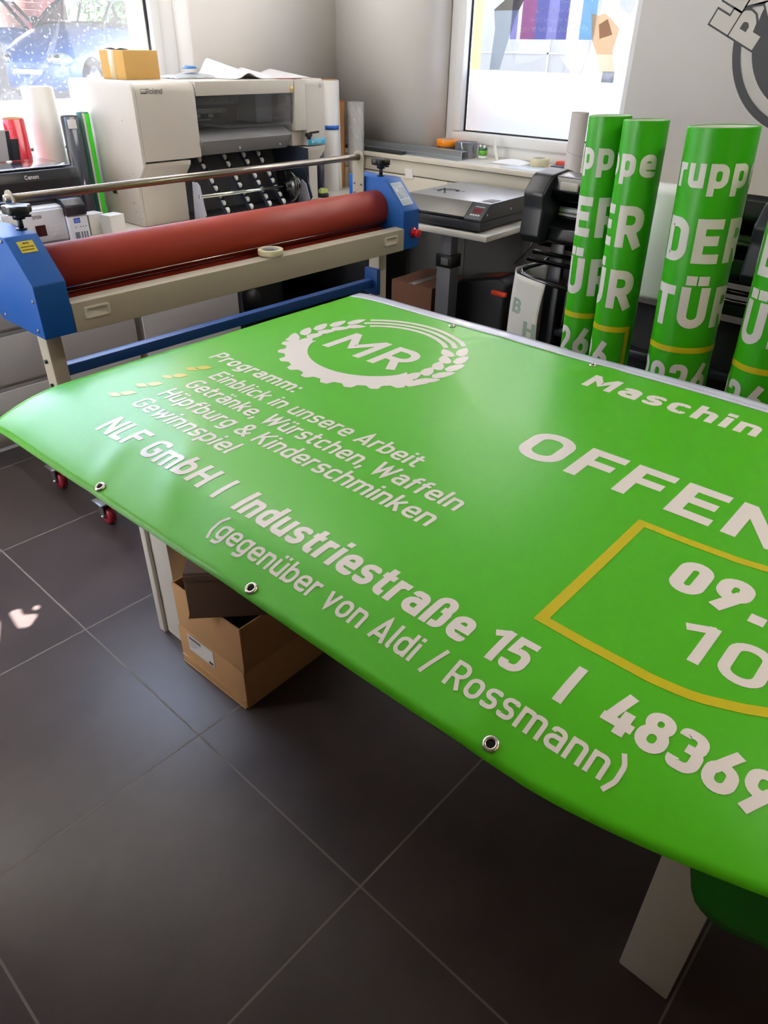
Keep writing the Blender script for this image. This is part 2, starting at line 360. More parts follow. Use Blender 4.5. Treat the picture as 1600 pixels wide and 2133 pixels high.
def text(mb,txt,fn,x,y,cap,width=None,weight=.2,track=.1,mi=0,maxseg=.02,right=False,sx=1.0,clip=None):
    """set a line of text; fn maps sheet (x,y) to space; width fits the line by stretching the letters"""
    if width:
        nat=text_width(txt,weight,0,1)*cap; tr=track*cap*(len(txt)-1); sx=(width-tr)/nat
    if right: x-=text_width(txt,weight,track,sx)*cap
    cx=x
    for c in txt:
        wd,S=glyph(c,weight)
        if clip is None or clip(cx,cx+wd*sx*cap):
            n0=Vector(fn(cx,y)); nn=(Vector(fn(cx+.001,y))-n0).cross(Vector(fn(cx,y+.001))-n0); nn=nn.normalized()*7e-5 if nn.length>1e-12 else Vector()
            for ks,(pts,r,cl) in enumerate(S):
                rr=rounded(pts,r,5,cl)
                q=[((p[0]*sx*cap)+cx,p[1]*cap+y) for p in rr]
                ribbon(mb,q,cl,weight*cap,(lambda a_,b_,k_=ks,m_=nn:Vector(fn(a_,b_))+m_*k_),mi,maxseg)
        cx+=wd*sx*cap+track*cap
    return cx
def plane(o,ux,uy,off=(0,0,0)):
    o=Vector(o)+Vector(off); ux=Vector(ux).normalized(); uy=Vector(uy).normalized()
    return lambda x,y: o+ux*x+uy*y
def flat(mb,pts,fn,mi=0): mb.poly([fn(*p) for p in pts],mi)
# ================================================================= the room
def tile_mat():
    m=bpy.data.materials.new('floor_tiles'); m.use_nodes=True; N=m.node_tree.nodes; L=m.node_tree.links; p=N['Principled BSDF']
    tc=N.new('ShaderNodeTexCoord'); sp=N.new('ShaderNodeSeparateXYZ'); L.new(tc.outputs['Object'],sp.inputs[0])
    def M(op,a,b=None,**k):
        n=N.new('ShaderNodeMath'); n.operation=op
        for i,x in enumerate((a,b)):
            if x is None: continue
            if isinstance(x,(int,float)): n.inputs[i].default_value=x
            else: L.new(x,n.inputs[i])
        return n.outputs[0]
    def edge(out,off):
        t=M('FRACT',M('DIVIDE',M('ADD',out,6.0-off),.6)); return M('MINIMUM',t,M('SUBTRACT',1.0,t))
    ex=edge(sp.outputs['X'],.011); ey=edge(sp.outputs['Y'],.597); e=M('MINIMUM',ex,ey)
    g=M('LESS_THAN',e,.0042)                       # grout line, 4 mm wide
    nz=N.new('ShaderNodeTexNoise'); nz.inputs['Scale'].default_value=3.2; nz.inputs['Detail'].default_value=8; nz.inputs['Roughness'].default_value=.65; L.new(tc.outputs['Object'],nz.inputs['Vector'])
    cr=N.new('ShaderNodeValToRGB'); cr.color_ramp.elements[0].position=.3; cr.color_ramp.elements[0].color=srgb('352e30'); cr.color_ramp.elements[1].position=.72; cr.color_ramp.elements[1].color=srgb('463c3c')
    L.new(nz.outputs['Fac'],cr.inputs[0])
    mx=N.new('ShaderNodeMix'); mx.data_type='RGBA'; mx.inputs['B'].default_value=srgb('6e6862'); L.new(g,mx.inputs['Factor']); L.new(cr.outputs[0],mx.inputs['A']); L.new(mx.outputs['Result'],p.inputs['Base Color'])
    r=M('ADD',M('MULTIPLY',nz.outputs['Fac'],.16),.30); L.new(M('ADD',r,M('MULTIPLY',g,.5)),p.inputs['Roughness'])
    n2=N.new('ShaderNodeTexNoise'); n2.inputs['Scale'].default_value=90; L.new(tc.outputs['Object'],n2.inputs['Vector'])
    h=M('SUBTRACT',M('MULTIPLY',n2.outputs['Fac'],.12),M('MULTIPLY',g,1.0)); b=N.new('ShaderNodeBump'); b.inputs['Strength'].default_value=.35; b.inputs['Distance'].default_value=.003; L.new(h,b.inputs['Height']); L.new(b.outputs[0],p.inputs['Normal'])
    p.inputs['Specular IOR Level'].default_value=.5
    return m
wall_m=mat('white_wall_paint','e6e3df',.75,var=.015,scale=6,bump=.08,bscale=260)
ceil_m=mat('ceiling_paint','f2f0ec',.9,var=.01)
frame_m=mat('white_window_plastic','eceded',.35,var=.01)
gasket_m=mat('window_gasket','1c1d20',.6)
pane_m=glass_mat('window_glass',(1,1,1),.03,0,dust=0)
dusty_m=glass_mat('dusty_window_glass',(.97,.98,1),.04,0,dust=.03)
frost_m=film_mat('frosted_film','f4f5f8',.04,.8,.05,.4)
film3_m=film_mat('sun_patch_film_white','d9dce2',.02,.42,.05,.4)
b=MB(); b.box(-1.95,-2.75,-.12,4.3,4.35,0); struct('floor',b,tile_mat())
b=MB(); b.box(-1.95,-2.75,3.0,4.3,4.35,3.12); struct('ceiling',b,ceil_m)
b=MB()  # back wall with the shop window opening
b.box(-1.7,4.05,0,4.25,4.32,.90); b.box(-1.7,4.05,2.80,4.25,4.32,3.0); b.box(2.82,4.05,.9,4.25,4.32,2.80); b.box(-1.7,4.05,.9,.2,4.32,2.80); struct('wall_back',b,wall_m)
b=MB()  # right wall with the window opening above the ledge
b.box(3.96,-2.5,.94,4.28,1.925,3.0); b.box(3.96,3.255,.94,4.28,4.05,3.0); b.box(3.96,1.925,2.75,4.28,3.255,3.0); b.box(3.83,-2.5,0,4.28,4.05,.94); struct('wall_right',b,wall_m)
b=MB(); b.box(-1.95,3.9,0,-1.7,4.05,3.0); b.box(-1.95,1.98,2.6,-1.7,3.9,3.0); b.box(-1.95,1.98,0,-1.7,3.9,.1); struct('wall_left',b,wall_m)
b=MB(); b.box(-.62,-2.5,0,-.5,1.98,3.0); b.box(-1.95,1.86,0,-.62,1.98,3.0); struct('added_partition',b,mat('added_partition_taupe','8d8072',.8,var=.02))  # unseen partition added to keep window light off the near table leg
b=MB(); b.box(-1.95,-2.75,0,4.28,-2.5,3.0); struct('wall_front',b,mat('warm_wall_paint','9c8b78',.8,var=.02))
# ledge and panelled cladding below the right window
ledge_m=mat('cream_ledge_laminate','d9d2c4',.38,var=.02); clad_m=mat('cream_cladding','d3cdbf',.5,var=.025,scale=8)
b=MB(); b.box(3.775,-2.45,.945,3.965,4.05,.972,.004); b.box(3.96,1.93,.945,4.20,3.25,.972,.002); struct('trim_1',b,ledge_m)
b=MB()
b.box(3.795,-2.45,.862,3.83,4.05,.94,.004); b.box(3.80,-2.45,.66,3.83,1.62,.856,.003)
for y0,y1 in ((1.625,2.92),(2.925,4.05)): b.box(3.80,y0,.66,3.83,y1,.856,.003)
struct('trim_2',b,clad_m)
b=MB(); b.box(3.805,-2.45,0,3.83,4.05,.655,.002)
for k in range(14): b.box(3.799,-2.3+.46*k,.05,3.806,-2.26+.46*k,.62,.002)
struct('trim_3',b,mat('grey_lower_cladding','5d5b59',.55,var=.03))
# shop window in the back wall
def bars(b,axis,pos,a0,a1,z0,z1,wd,d0,d1,bev=.004):
    for (u0,u1,w0,w1) in ((a0,a1,z0,z0+wd),(a0,a1,z1-wd,z1),(a0,a0+wd,z0+wd,z1-wd),(a1-wd,a1,z0+wd,z1-wd)):
        if axis=='y': b.box(u0,d0,w0,u1,d1,w1,bev)
        else: b.box(d0,u0,w0,d1,u1,w1,bev)
b=MB(); bars(b,'y',0,.2,2.82,.9,2.80,.10,4.20,4.30); w1=struct('window_1',b,frame_m)
b=MB(); bars(b,'y',0,.30,2.72,1.0,2.70,.052,4.19,4.26); struct('window_sash',b,frame_m,w1)
b=MB(); bars(b,'y',0,.352,2.668,1.052,2.648,.016,4.225,4.235,0); struct('window_gasket',b,gasket_m,w1)
b=MB(); b.box(.355,4.24,1.055,2.665,4.246,2.645); struct('window_pane',b,dusty_m,w1)
b=MB(); b.box(.365,4.2365,1.058,2.652,4.2385,1.288); struct('frosted_film',b,frost_m,w1)
# right window
b=MB(); bars(b,'x',0,1.93,3.25,.975,2.75,.062,4.17,4.26); w2=struct('window_2',b,frame_m)
b=MB(); bars(b,'x',0,1.985,3.19,1.035,2.69,.062,4.15,4.24,.012); struct('window_sash',b,frame_m,w2)
b=MB(); bars(b,'x',0,2.046,3.129,1.096,2.63,.009,4.20,4.212,0); struct('window_gasket',b,gasket_m,w2)
b=MB(); b.box(4.218,2.05,1.10,4.224,3.126,2.626); struct('window_pane',b,pane_m,w2)
b=MB(); b.box(4.2145,2.056,1.106,4.2165,3.12,1.437); struct('frosted_film',b,frost_m,w2)
# unseen left window added for side light; its film's cut-outs shape sun patches
b=MB(); bars(b,'x',0,1.98,3.9,.1,2.6,.09,-1.86,-1.76); w3=struct('added_left_window',b,frame_m)
b=MB(); b.box(-1.815,2.07,.19,-1.809,3.81,2.51); struct('window_pane',b,pane_m,w3)
# the cut-outs are traced back along the sun to shape the floor patches
def sun_at(p,x): 
    t=(x-p[0])/SUN_DIR.x; return (p[1]+SUN_DIR.y*t, p[2]+SUN_DIR.z*t)
holes=[[(.448,2.035),(.398,1.93),(.33,1.955),(.36,2.05)],[(.515,2.045),(.482,2.052),(.470,1.955),(.497,1.935),(.545,1.975),(.507,2.005)],[(.560,2.022),(.543,2.018),(.545,1.992),(.566,2.004)]]
XF=-1.80
bm_f=MB(); H=[[sun_at((x,y,0),XF) for x,y in h] for h in holes]
from mathutils.geometry import tessellate_polygon
outer=[(2.075,.2),(3.80,.2),(3.80,2.5),(2.075,2.5)]
loops=[[Vector((XF,y,z)) for y,z in outer]]+[[Vector((XF,y,z)) for y,z in rounded(h,.012,3)] for h in H]
flatv=[p for l in loops for p in l]; vs=[bm_f.v(p) for p in flatv]
for t in tessellate_polygon(loops): bm_f.f([vs[i] for i in t])
o=struct('sun_patch_film',bm_f,film3_m,w3)

# ------------------------------------------------ poster printed on the right window, seen from behind
PX=4.2135
poster=thing('window_poster','translucent printed poster on the right window with mirrored white lettering','poster',(PX,2.55,1.6))
pf=lambda off=0:(lambda y,z:Vector((PX-off,y,z)))
sky_violet=film_mat('poster_violet','6e6fa6',.3,.55,.04); sky_blue=film_mat('poster_blue','5f88ae',.3,.55,.04); pale=film_mat('poster_pale','cfccc8',.4,.5,.04); deep=film_mat('poster_deep_blue','464a86',.22,.5,.05)
plum=film_mat('poster_plum','70446e',.22,.55,.04); skin=film_mat('poster_beige','d3b494',.13,.24,.04); grey=film_mat('poster_grey','8d98a6',.35,.5,.04); dark=film_mat('poster_dark','5c5a58',.3,.5,.04); whitep=film_mat('poster_white','ffffff',.1,.85,.04)
b=MB(); f=pf(.0002)
for y0,y1,mi in ((2.30,2.39,1),(2.39,2.47,2),(2.47,2.535,5),(2.535,2.60,0),(2.60,2.68,5),(2.68,2.775,3),(2.775,2.80,2),(2.80,2.845,0)): flat(b,[(y0,1.596),(y1,1.596),(y1,2.25),(y0,2.25)],f,mi)
f=pf(.0005)
text(b,'Wir drucken, was dich bewegt.',f,2.335,1.634,.026,.46,.14,.1,4)
text(b,'nach Wunsch oder Vorlage',f,2.40,1.724,.017,.285,.14,.1,4); text(b,'Fenster und Türen',f,2.46,1.682,.015,.26,.14,.1,4); text(b,'Art',f,2.49,1.765,.017,.045,.14,.1,4)
for z in (1.73,1.688,1.77): flat(b,[(2.335,z),(2.343,z),(2.343,z+.008),(2.335,z+.008)],f,4)
obj('poster_panel',b,[sky_violet,sky_blue,pale,plum,whitep,deep],poster)
b=MB(); f=pf(.0008)
arm=[(2.76,2.2),(2.772,1.782),(2.812,1.715),(2.848,1.611),(2.898,1.442),(2.972,1.440),(2.955,1.646),(2.973,1.74),(2.904,1.784),(2.90,2.2)]
def vband(b,poly,cuts,mis):
    # split a shape into horizontal bands, one printed colour each
    for (z0,z1),mi in zip(cuts,mis):
        pts=[]; n=len(poly)
        for i in range(n):
            p,q=poly[i],poly[(i+1)%n]
            if z0<=p[1]<=z1: pts.append(p)
            for zc in sorted((z0,z1),key=lambda zz:abs(zz-p[1])):
                if (p[1]-zc)*(q[1]-zc)<0:
                    t=(zc-p[1])/(q[1]-p[1]); pts.append((p[0]+(q[0]-p[0])*t,zc))
        if len(pts)>2: flat(b,pts,f,mi)
vband(b,arm,((1.4,1.52),(1.52,1.62),(1.62,1.735),(1.735,2.3)),(0,0,0,1))
obj('printed_arm',b,[grey,dark],poster)
b=MB(); hand=[(2.232,1.444),(2.146,1.447),(2.173,1.549),(2.161,1.614),(2.154,1.646),(2.201,1.684),(2.255,1.716),(2.287,1.704),(2.332,1.715),(2.305,1.592),(2.259,1.52)]
vband(b,hand,((1.43,1.53),(1.53,1.8)),(0,1)); flat(b,[(2.19,1.62),(2.262,1.60),(2.278,1.665),(2.23,1.69)],pf(.0011),2)
obj('printed_hand',b,[film_mat('poster_cream','e6dabf',.16,.26,.04),skin,film_mat('poster_tan','b08a70',.10,.2,.04)],poster)
b=MB(); b.box(PX-.0022,2.14,1.40,PX-.0008,2.212,1.452); tag(obj('tape_piece',b,film_mat('white_tape','dfe3ee',.1,.35,.05)),'small white square of tape at the lower edge of the window poster','tape')
# ------------------------------------------------ black logo on the right wall
b=MB(); WX=3.9585
lf=lambda off=0:(lambda s,t:Vector((WX-off,-s,t)))   # s runs to the right in the picture, t up
black_v=mat('black_vinyl','15171c',.45,var=.02); wall_v=mat('pale_vinyl','d4d1cc',.7,var=.01)
c=(-1.06,1.622)
def arc_band(b,c,r0,r1,a0,a1,fn,mi,n=48):
    for k in range(n):
        p=[R(a0+(a1-a0)*t/n) for t in (k,k+1)]
        b.poly([fn(c[0]+r0*math.cos(p[0]),c[1]+r0*math.sin(p[0])),fn(c[0]+r1*math.cos(p[0]),c[1]+r1*math.sin(p[0])),fn(c[0]+r1*math.cos(p[1]),c[1]+r1*math.sin(p[1])),fn(c[0]+r0*math.cos(p[1]),c[1]+r0*math.sin(p[1]))],mi)
arc_band(b,c,.352,.388,0,360,lf(0),0,90); arc_band(b,c,0,.303,0,360,lf(0),0,72)
flat(b,[(-1.245,1.520),(-1.15,1.520),(-1.15,1.60)],lf(.0006),1)
# slanted outlined block letters across the ring: a runs along the words, h up the letters
O=Vector((-1.357,1.559)); e2=Vector((-.909,.417)); e1=Vector((.417,.909))
def lt(off):
    g=lf(off)
    return lambda a,h: g(*(O+e1*a+e2*h))
def rect(a0,h0,a1,h1): return [(a0,h0),(a1,h0),(a1,h1),(a0,h1)]
G=.0075; H1=.1345
Lp=[[(0,H1+.003),(.089,H1+.003),(.089,.172),(.060,.172),(.060,.240),(0,.240)]]; Ip=[rect(.097,H1+.003,.150,.240)]; Np=[rect(.160,H1+.003,.26,.24)]
Pp=[rounded([(0,0),(.056,0),(.056,.042),(.088,.050),(.112,.075),(.116,.100),(.104,.1315),(0,.1315)],[0,0,0,.02,.02,.02,.02,0],4)]
Xp=[[(.112,0),(.165,0),(.190,.04),(.215,0),(.27,0),(.22,.066),(.27,.1315),(.215,.1315),(.19,.092),(.168,.1315),(.122,.1315),(.160,.066)]]
for grp in (Lp,Ip,Np,Pp,Xp):
    for q in grp: ribbon(b,q,True,G*2,lt(.0007),0,.05)
for q in Lp+Ip+Np+Pp: b.poly([lt(.0014)(*p) for p in q],1)
for q in Xp:
    for tri in ((0,1,2,10,11),(2,3,4,5),(5,6,7,8),(8,9,10,11),(2,5,8,11)): b.poly([lt(.0014)(*q[k]) for k in tri],1)
b.poly([lt(.0019)(*p) for p in rounded([(.042,.070),(.064,.070),(.076,.084),(.070,.104),(.042,.104)],[0,.006,.01,.01,0],4)],0)
ribbon(b,[(-.002,H1),(.10,H1)],False,.003,lt(.0019),0,.05)
tag(obj('wall_decal',b,[black_v,wall_v]),'black round wall logo with slanted outlined letters on the right wall','decal')

# ================================================================= outside
gz=.50
b=MB(); b.box(-14,4.4,gz-.2,40,44,gz); b.box(4.4,-14,gz-.2,40,4.4,gz); struct('ground',b,mat('grey_asphalt','86878a',.9,var=.1,scale=14))
fac_m=mat('pale_facade_render','b4b1aa',.8,var=.02)
b=MB(); b.box(9.2,-8,gz,10,9,8)
for i in range(10): b.box(9.185,-7.2+i*1.6,gz,9.205,-7.17+i*1.6,8)
for z in (1.5,2.3,3.1): b.box(9.185,-8,z,9.205,9,z+.02)
tag(obj('building_facade',b,fac_m),'bright white building outside the right window','building')
b=MB(); b.box(4.30,3.19,.9,4.42,3.30,2.7,.01); tag(obj('timber_post',b,mat('yellow_timber','c8923e',.6,var=.12,scale=12)),'yellow timber board standing just outside the right window','board')
b=MB(); b.box(2.70,4.36,.7,2.80,4.50,2.7,.01); tag(obj('timber_post',b,MATS['yellow_timber']),'yellow timber board standing just outside the shop window','board')
b=MB(); b.box(-9.0,5.6,gz,-7.0,40,17.0)  # block added out of view to keep direct sun off the cars
for k in range(5):
    for i in range(9): b.box(-7.04,7+3.4*i,gz+1.2+3*k,-6.99,8.6+3.4*i,gz+2.6+3*k)
tag(obj('building_facade',b,mat('shade_block_render','bfb6a6',.8,var=.03)),'unseen apartment block added to keep the sun off the parked cars','building',kind='structure')
b=MB(); b.box(4.5,11.0,3.55,15.0,24.0,3.75)  # roof added out of view to shade the parked cars
for x,y in ((4.8,11.4),(14.7,11.4),(4.8,23.6),(14.7,23.6)): b.box(x-.08,y-.08,gz,x+.08,y+.08,3.55)
tag(obj('added_shade_roof',b,mat('dark_shade_roof','4a4743',.8)),'added dark roof, unseen, that shades the parked cars','added_shade_roof')
leaf_m=mat('hedge_leaves','6f8a3e',.7,var=.4,scale=25)
def hedge(loc,size,n,label,m):
    b=MB(); rnd=random.Random(loc[0]*13+loc[1])
    for k in range(n):
        p=Vector((rnd.gauss(0,.32),rnd.gauss(0,.32),rnd.gauss(0,.3)))
        if p.length>1: p.normalize()
        p=Vector((p.x*size[0],p.y*size[1],p.z*size[2]+size[2])); d=Vector((rnd.uniform(-1,1),rnd.uniform(-1,1),rnd.uniform(-1,1))).normalized(); e=d.orthogonal().normalized(); s=rnd.uniform(.10,.22)
        b.poly([p-e*s*.5,p+d*s,p+e*s*.5,p-d*s])
    b.cyl((0,0,-.02),(0,0,size[2]),.05,.03,8,1)
    o=obj('hedge_bush',b,[m,mat('bark','4d3d30',.9)],local=True); o.location=loc; tag(o,label,'bush'); return o
hedge((15.6,26.4,gz),(1.9,1.2,2.2),1500,'leafy green bush behind the parked blue car, seen through its windscreen',leaf_m)
hedge((20.4,26.8,gz),(2.2,1.2,2.4),1500,'tall green bush further right behind the parked blue car',leaf_m)
b=MB(); b.box(11.2,25.0,gz,13.0,25.6,6.0)
for i in range(30): b.box(11.2,24.99,gz+.18*i,13.0,25.003,gz+.18*i+.014)
tag(obj('brick_wall',b,mat('red_brown_brick','7e4a44',.85,var=.2,scale=20)),'red-brown brick wall behind the parked cars','wall')

blackpl=mat('black_plastic','17181b',.45)
blue_p=mat('blue_car_paint','34588f',.30,metal=0,coat=.5,var=.03); carglass=glass_mat('car_glass',(.55,.68,.68),.14); chrome=mat('chrome','d9dbde',.12,metal=1,var=0)
tyre=mat('tyre_rubber','1b1b1d',.8); lampglass=glass_mat('lamp_glass',(.9,.95,1),.16); redlamp=mat('red_lamp_lens','d4283a',.2,coat=.6); interior_m=mat('car_interior','33353a',.8)
def car(name,label,loc,rotz):
    """nose towards local -y; x across"""
    t=thing(name,label,'car',loc,rotz)
    # stations along y: (y, half width, bottom, belt/hood height, crown)
    Sx=[(-2.12,.50,.30,.50,.02),(-2.02,.72,.22,.60,.03),(-1.80,.82,.20,.72,.04),(-1.45,.87,.20,.85,.05),(-1.0,.89,.20,.98,.06),(-.70,.90,.20,1.04,.05),(.2,.90,.20,1.03,.0),(1.2,.89,.20,1.04,.0),(1.75,.86,.22,1.04,.0),(2.05,.80,.26,1.00,.0),(2.14,.70,.34,.86,.0)]
    prof=lambda w,z0,z1,cr:[(-w*.94,z0),(-w,z0+.12),(-w,z0+(z1-z0)*.62),(-w*.96,z1-.05),(-w*.86,z1),(-w*.45,z1+cr*.8),(0,z1+cr),(w*.45,z1+cr*.8),(w*.86,z1),(w*.96,z1-.05),(w,z0+(z1-z0)*.62),(w,z0+.12),(w*.94,z0)]
    b=MB(); V=[[b.v((x,y,z)) for x,z in prof(w,z0,z1,cr)] for y,w,z0,z1,cr in Sx]
    for i in range(len(V)-1):
        for j in range(len(V[0])-1): b.f([V[i][j],V[i][j+1],V[i+1][j+1],V[i+1][j]])
        b.f([V[i][-1],V[i][0],V[i+1][0],V[i+1][-1]])
    b.f(V[0][::-1]); b.f(V[-1]); obj('body',b,blue_p,t,local=True,ang=50)
    # greenhouse: roof, pillars, glass
    A=[(-.80,-.78,1.04),(.80,-.78,1.04),(.60,.05,1.47),(-.60,.05,1.47)]; Bk=[(-.76,1.95,1.04),(.76,1.95,1.04),(.58,1.5,1.45),(-.58,1.5,1.45)]
    b=MB(); b.shell(lambda u,v:(( -.60+1.2*u),.05+1.45*v,1.465+.05*math.sin(PI*v)+.02*math.sin(PI*u)),[i/8 for i in range(9)],[i/8 for i in range(9)],.03); obj('roof',b,blue_p,t,local=True)
    for sx in (-1,1):
        b=MB(); b.tube([(sx*.83,-.82,1.0),(sx*.72,-.38,1.27),(sx*.60,.05,1.475)],.032,8); obj('pillar',b,blackpl,t,local=True)
        b=MB(); b.tube([(sx*.80,1.98,1.0),(sx*.58,1.5,1.46)],.04,8); obj('pillar',b,blackpl,t,local=True)
        b=MB(); b.tube([(sx*.88,.55,1.0),(sx*.60,.55,1.47)],.025,8); obj('pillar',b,blackpl,t,local=True)
        b=MB(); b.poly([(sx*.86,-.70,1.04),(sx*.86,1.9,1.04),(sx*.59,1.45,1.45),(sx*.60,.08,1.46)]); obj('side_glass',b,carglass,t,local=True)
        b=MB(); b.ball((sx*1.0,-.52,1.10),(.11,.07,.075)); b.box(min(sx*.86,sx*.95),-.55,1.05,max(sx*.86,sx*.95),-.49,1.08,.01); obj('mirror',b,blackpl,t,local=True)
        # headlight: clear lens over a bright bowl
        b=MB(); b.ball((sx*.63,-1.90,.60),(.22,.18,.10),mi=0); hl=obj('headlight',b,mat('lamp_bowl','c4d6ea',.15,metal=.6),t,local=True)
        b=MB(); b.ball((sx*.66,-2.0,.60),(.085,.1,.075)); b.ball((sx*.50,-2.02,.60),(.06,.08,.06)); obj('bulb',b,chrome,hl,local=True)
        b=MB(); b.box(sx*.70-.10,2.00,.84,sx*.70+.10,2.10,1.12,.03); obj('tail_light',b,redlamp,t,local=True)
        for y in (-1.32,1.30):
            b=MB(); b.lathe([(.20,-.1),(.31,-.1),(.325,-.06),(.325,.06),(.31,.1),(.20,.1),(.20,-.1)],(sx*.80,y,.325),(1,0,0),28,0); wl=obj('wheel',b,tyre,t,local=True)
            b=MB(); b.cyl((sx*.80-.09,y,.325),(sx*.80+.09,y,.325),.2,seg=24); obj('hubcap',b,mat('alloy','a8abb0',.3,metal=.8),wl,local=True)
    b=MB(); b.poly(A); obj('windscreen',b,carglass,t,local=True)
    b=MB(); b.poly(Bk); obj('rear_glass',b,carglass,t,local=True)
    b=MB(); b.box(-.34,-2.15,.40,.34,-2.06,.48,.02); obj('grille',b,[chrome],t,local=True)
    for x0,x1 in ((-.62,-.05),(-.02,.56)):
        b=MB(); b.tube([(x0,-.86,1.055),((x0+x1)/2,-.80,1.085),(x1,-.74,1.08)],.012,6); obj('wiper',b,blackpl,t,local=True)
    b=MB(); b.box(-.55,-.1,.7,.55,.35,1.12,.06); b.box(-.5,-.75,.8,.5,-.55,1.0,.05); obj('dashboard',b,interior_m,t,local=True)
    return t
car('parked_car','blue car parked nose-on right outside the shop window',(9.06,16.43,gz),R(-66.8)).scale=(1,1,1.25)
car('parked_car','blue car with a red tail light, further left outside the shop window',(8.14,21.70,gz),R(-125)).scale=(1,1,1.25)
# ================================================================= work table under the banner
white_lam=mat('white_laminate','d6d2c8',.42,var=.015); alu=mat('satin_aluminium','b9bcc0',.32,metal=.9,var=.02)
t=thing('work_table','long white table with square panel legs under the green banner','table',(1.25,.6,0))
b=MB(); b.box(.70,-1.45,.735,1.86,1.70,.7755,.004); obj('tabletop',b,white_lam,t)
for (x0,x1,y0,y1) in ((.785,.865,1.515,1.63),(.855,.935,.005,.105),(1.66,1.76,1.52,1.62),(1.66,1.76,.005,.105),(.855,.935,-1.42,-1.32),(1.66,1.76,-1.42,-1.32)):
    b=MB(); b.box(x0,y0,0,x1,y1,.735,.003)
    if y0>1 and x0<1: b.box(x0-.012,1.605,0,x0,1.632,.735,.002)
    obj('leg',b,white_lam,t)

# ================================================================= printed banner
green=mat('green_print','42a400',.34,spec=.38,var=.015,scale=5,coat=.06); whitep2=mat('white_print','d8d0ca',.34,spec=.38,var=.01,coat=.10); yellow=mat('yellow_print','b8aa02',.34,spec=.38,var=.01,coat=.10)
pvc_back=mat('banner_reverse','e6e6e6',.5,var=.01)
def wr(x,y):
    z=.0011*math.sin(5.1*x+3.2*y+.4)*math.sin(3.7*y-2.2*x)+.0006*math.sin(13*x-6*y)+.0005*math.sin(11*y+7*x+1)
    # shallow creases that run in from the front edge
    for (cx,cy,an,am,wd) in ((.66,1.18,.75,.0045,.035),(.60,1.36,.5,.003,.03),(.62,.95,.9,.0025,.04),(1.76,1.22,-.4,.0035,.03),(1.80,.86,-.7,.003,.03),(1.45,1.0,.9,.0016,.05),(.63,.33,-.5,.0022,.035)):
        dx,dy=x-cx,y-cy; a=dx*math.cos(an)+dy*math.sin(an); n=-dx*math.sin(an)+dy*math.cos(an)
        z+=am*math.exp(-(n/wd)**2-(a/.14)**2)
    return z
def zs(x,y):
    z=.7835
    if x<.74: z-=1.15*(.74-x)**2
    if y>1.70: z-=.35*(y-1.70)**2*(1+max(0,1.1-x)*1.5)
    if x>1.85: z-=.3*(x-1.85)**2
    return z+wr(x,y)+.0018
def edge_t(s):          # front edge of the sheet, curling back a little towards the right
    return .543+(.050*((s+.26)/.30)**1.6 if s>-.26 else 0)
def bn(s,t,off=0):
    u=s-.0155*(t-1); v=t+.0155*(s+1); x,y=v,-u
    return Vector((x,y,zs(x,y)+off))
T1=1.868
bx=thing('printed_banner','large green vinyl banner with white and yellow lettering spread over the table','banner',(1.2,.6,.783))
b=MB(); us=[-1.835+k*.0165 for k in range(116)]+[.10,.16,.24,.34,.46,.6]; N=84
b.shell(lambda s,q:bn(s,edge_t(min(s,.04))*(1-q)+T1*q),us,[j/N for j in range(N+1)],.0009,0,3)
pr=lambda s,t:bn(s,t,.0006); ms=.011
def ln(txt,s,t,cap,width,wt,mi=1,tr=.1): text(b,txt,pr,s,t,cap,width,wt,tr,mi,ms)
ln('Programm:',-1.691,1.125,.058,.36,.175)
for k,(tx,wd) in enumerate((('Einblick in unsere Arbeit',.728),('Getränke, Würstchen, Waffeln',.897),('Hüpfburg & Kinderschminken',.890),('Gewinnspiel',.383))):
    ln(tx,-1.573,1.034-.0795*k,.058,wd,.150)
    # little yellow sprout: two leaves
    s0,t0=-1.668,1.030-.0795*k
    b.poly([pr(*p) for p in rounded([(s0-.002,t0+.004),(s0+.020,t0-.006),(s0+.036,t0+.016),(s0+.010,t0+.024)],[0,.016,0,.018],5)],2)
    b.poly([pr(*p) for p in rounded([(s0+.016,t0+.024),(s0+.044,t0+.022),(s0+.050,t0+.056),(s0+.022,t0+.052)],[0,.020,0,.020],5)],2)
ln('NLF GmbH',-1.526,.672,.072,.405,.185); ln('|',-1.080,.672,.066,None,.19)
ln('Industriestraße 15',-1.012,.670,.072,.664,.19); ln('|',-.288,.668,.072,None,.2); ln('48369',-.222,.668,.074,.224,.205,1,.05)
ln('(gegenüber von Aldi / Rossmann)',-.998,.600,.046,.840,.148)
ln('Maschin',-.805,1.700,.090,.463,.215,1,.13)
ln('OFFEN',-.737,1.2455,.142,.584,.20,1,.135)
ln('09.',-.277,1.018,.100,.163,.24); ln('10',-.206,.866,.100,.136,.175,1,.16)
# yellow flag outline
top=[(-.394,1.170),(-.30,1.170),(-.20,1.176),(-.12,1.192),(-.04,1.222),(.04,1.26),(.13,1.285),(.25,1.29),(.40,1.265),(.55,1.23)]; bot=[(-.394,.800),(-.30,.795),(-.20,.793),(-.14,.800),(-.08,.826),(.0,.872),(.1,.915),(.22,.935),(.40,.91),(.55,.87)]
ribbon(b,rounded(top,.15,4,False),False,.019,pr,2,.012); ribbon(b,rounded(bot,.15,4,False),False,.019,pr,2,.012); ribbon(b,[(-.3855,.791),(-.3855,1.179)],False,.019,pr,2,.012)
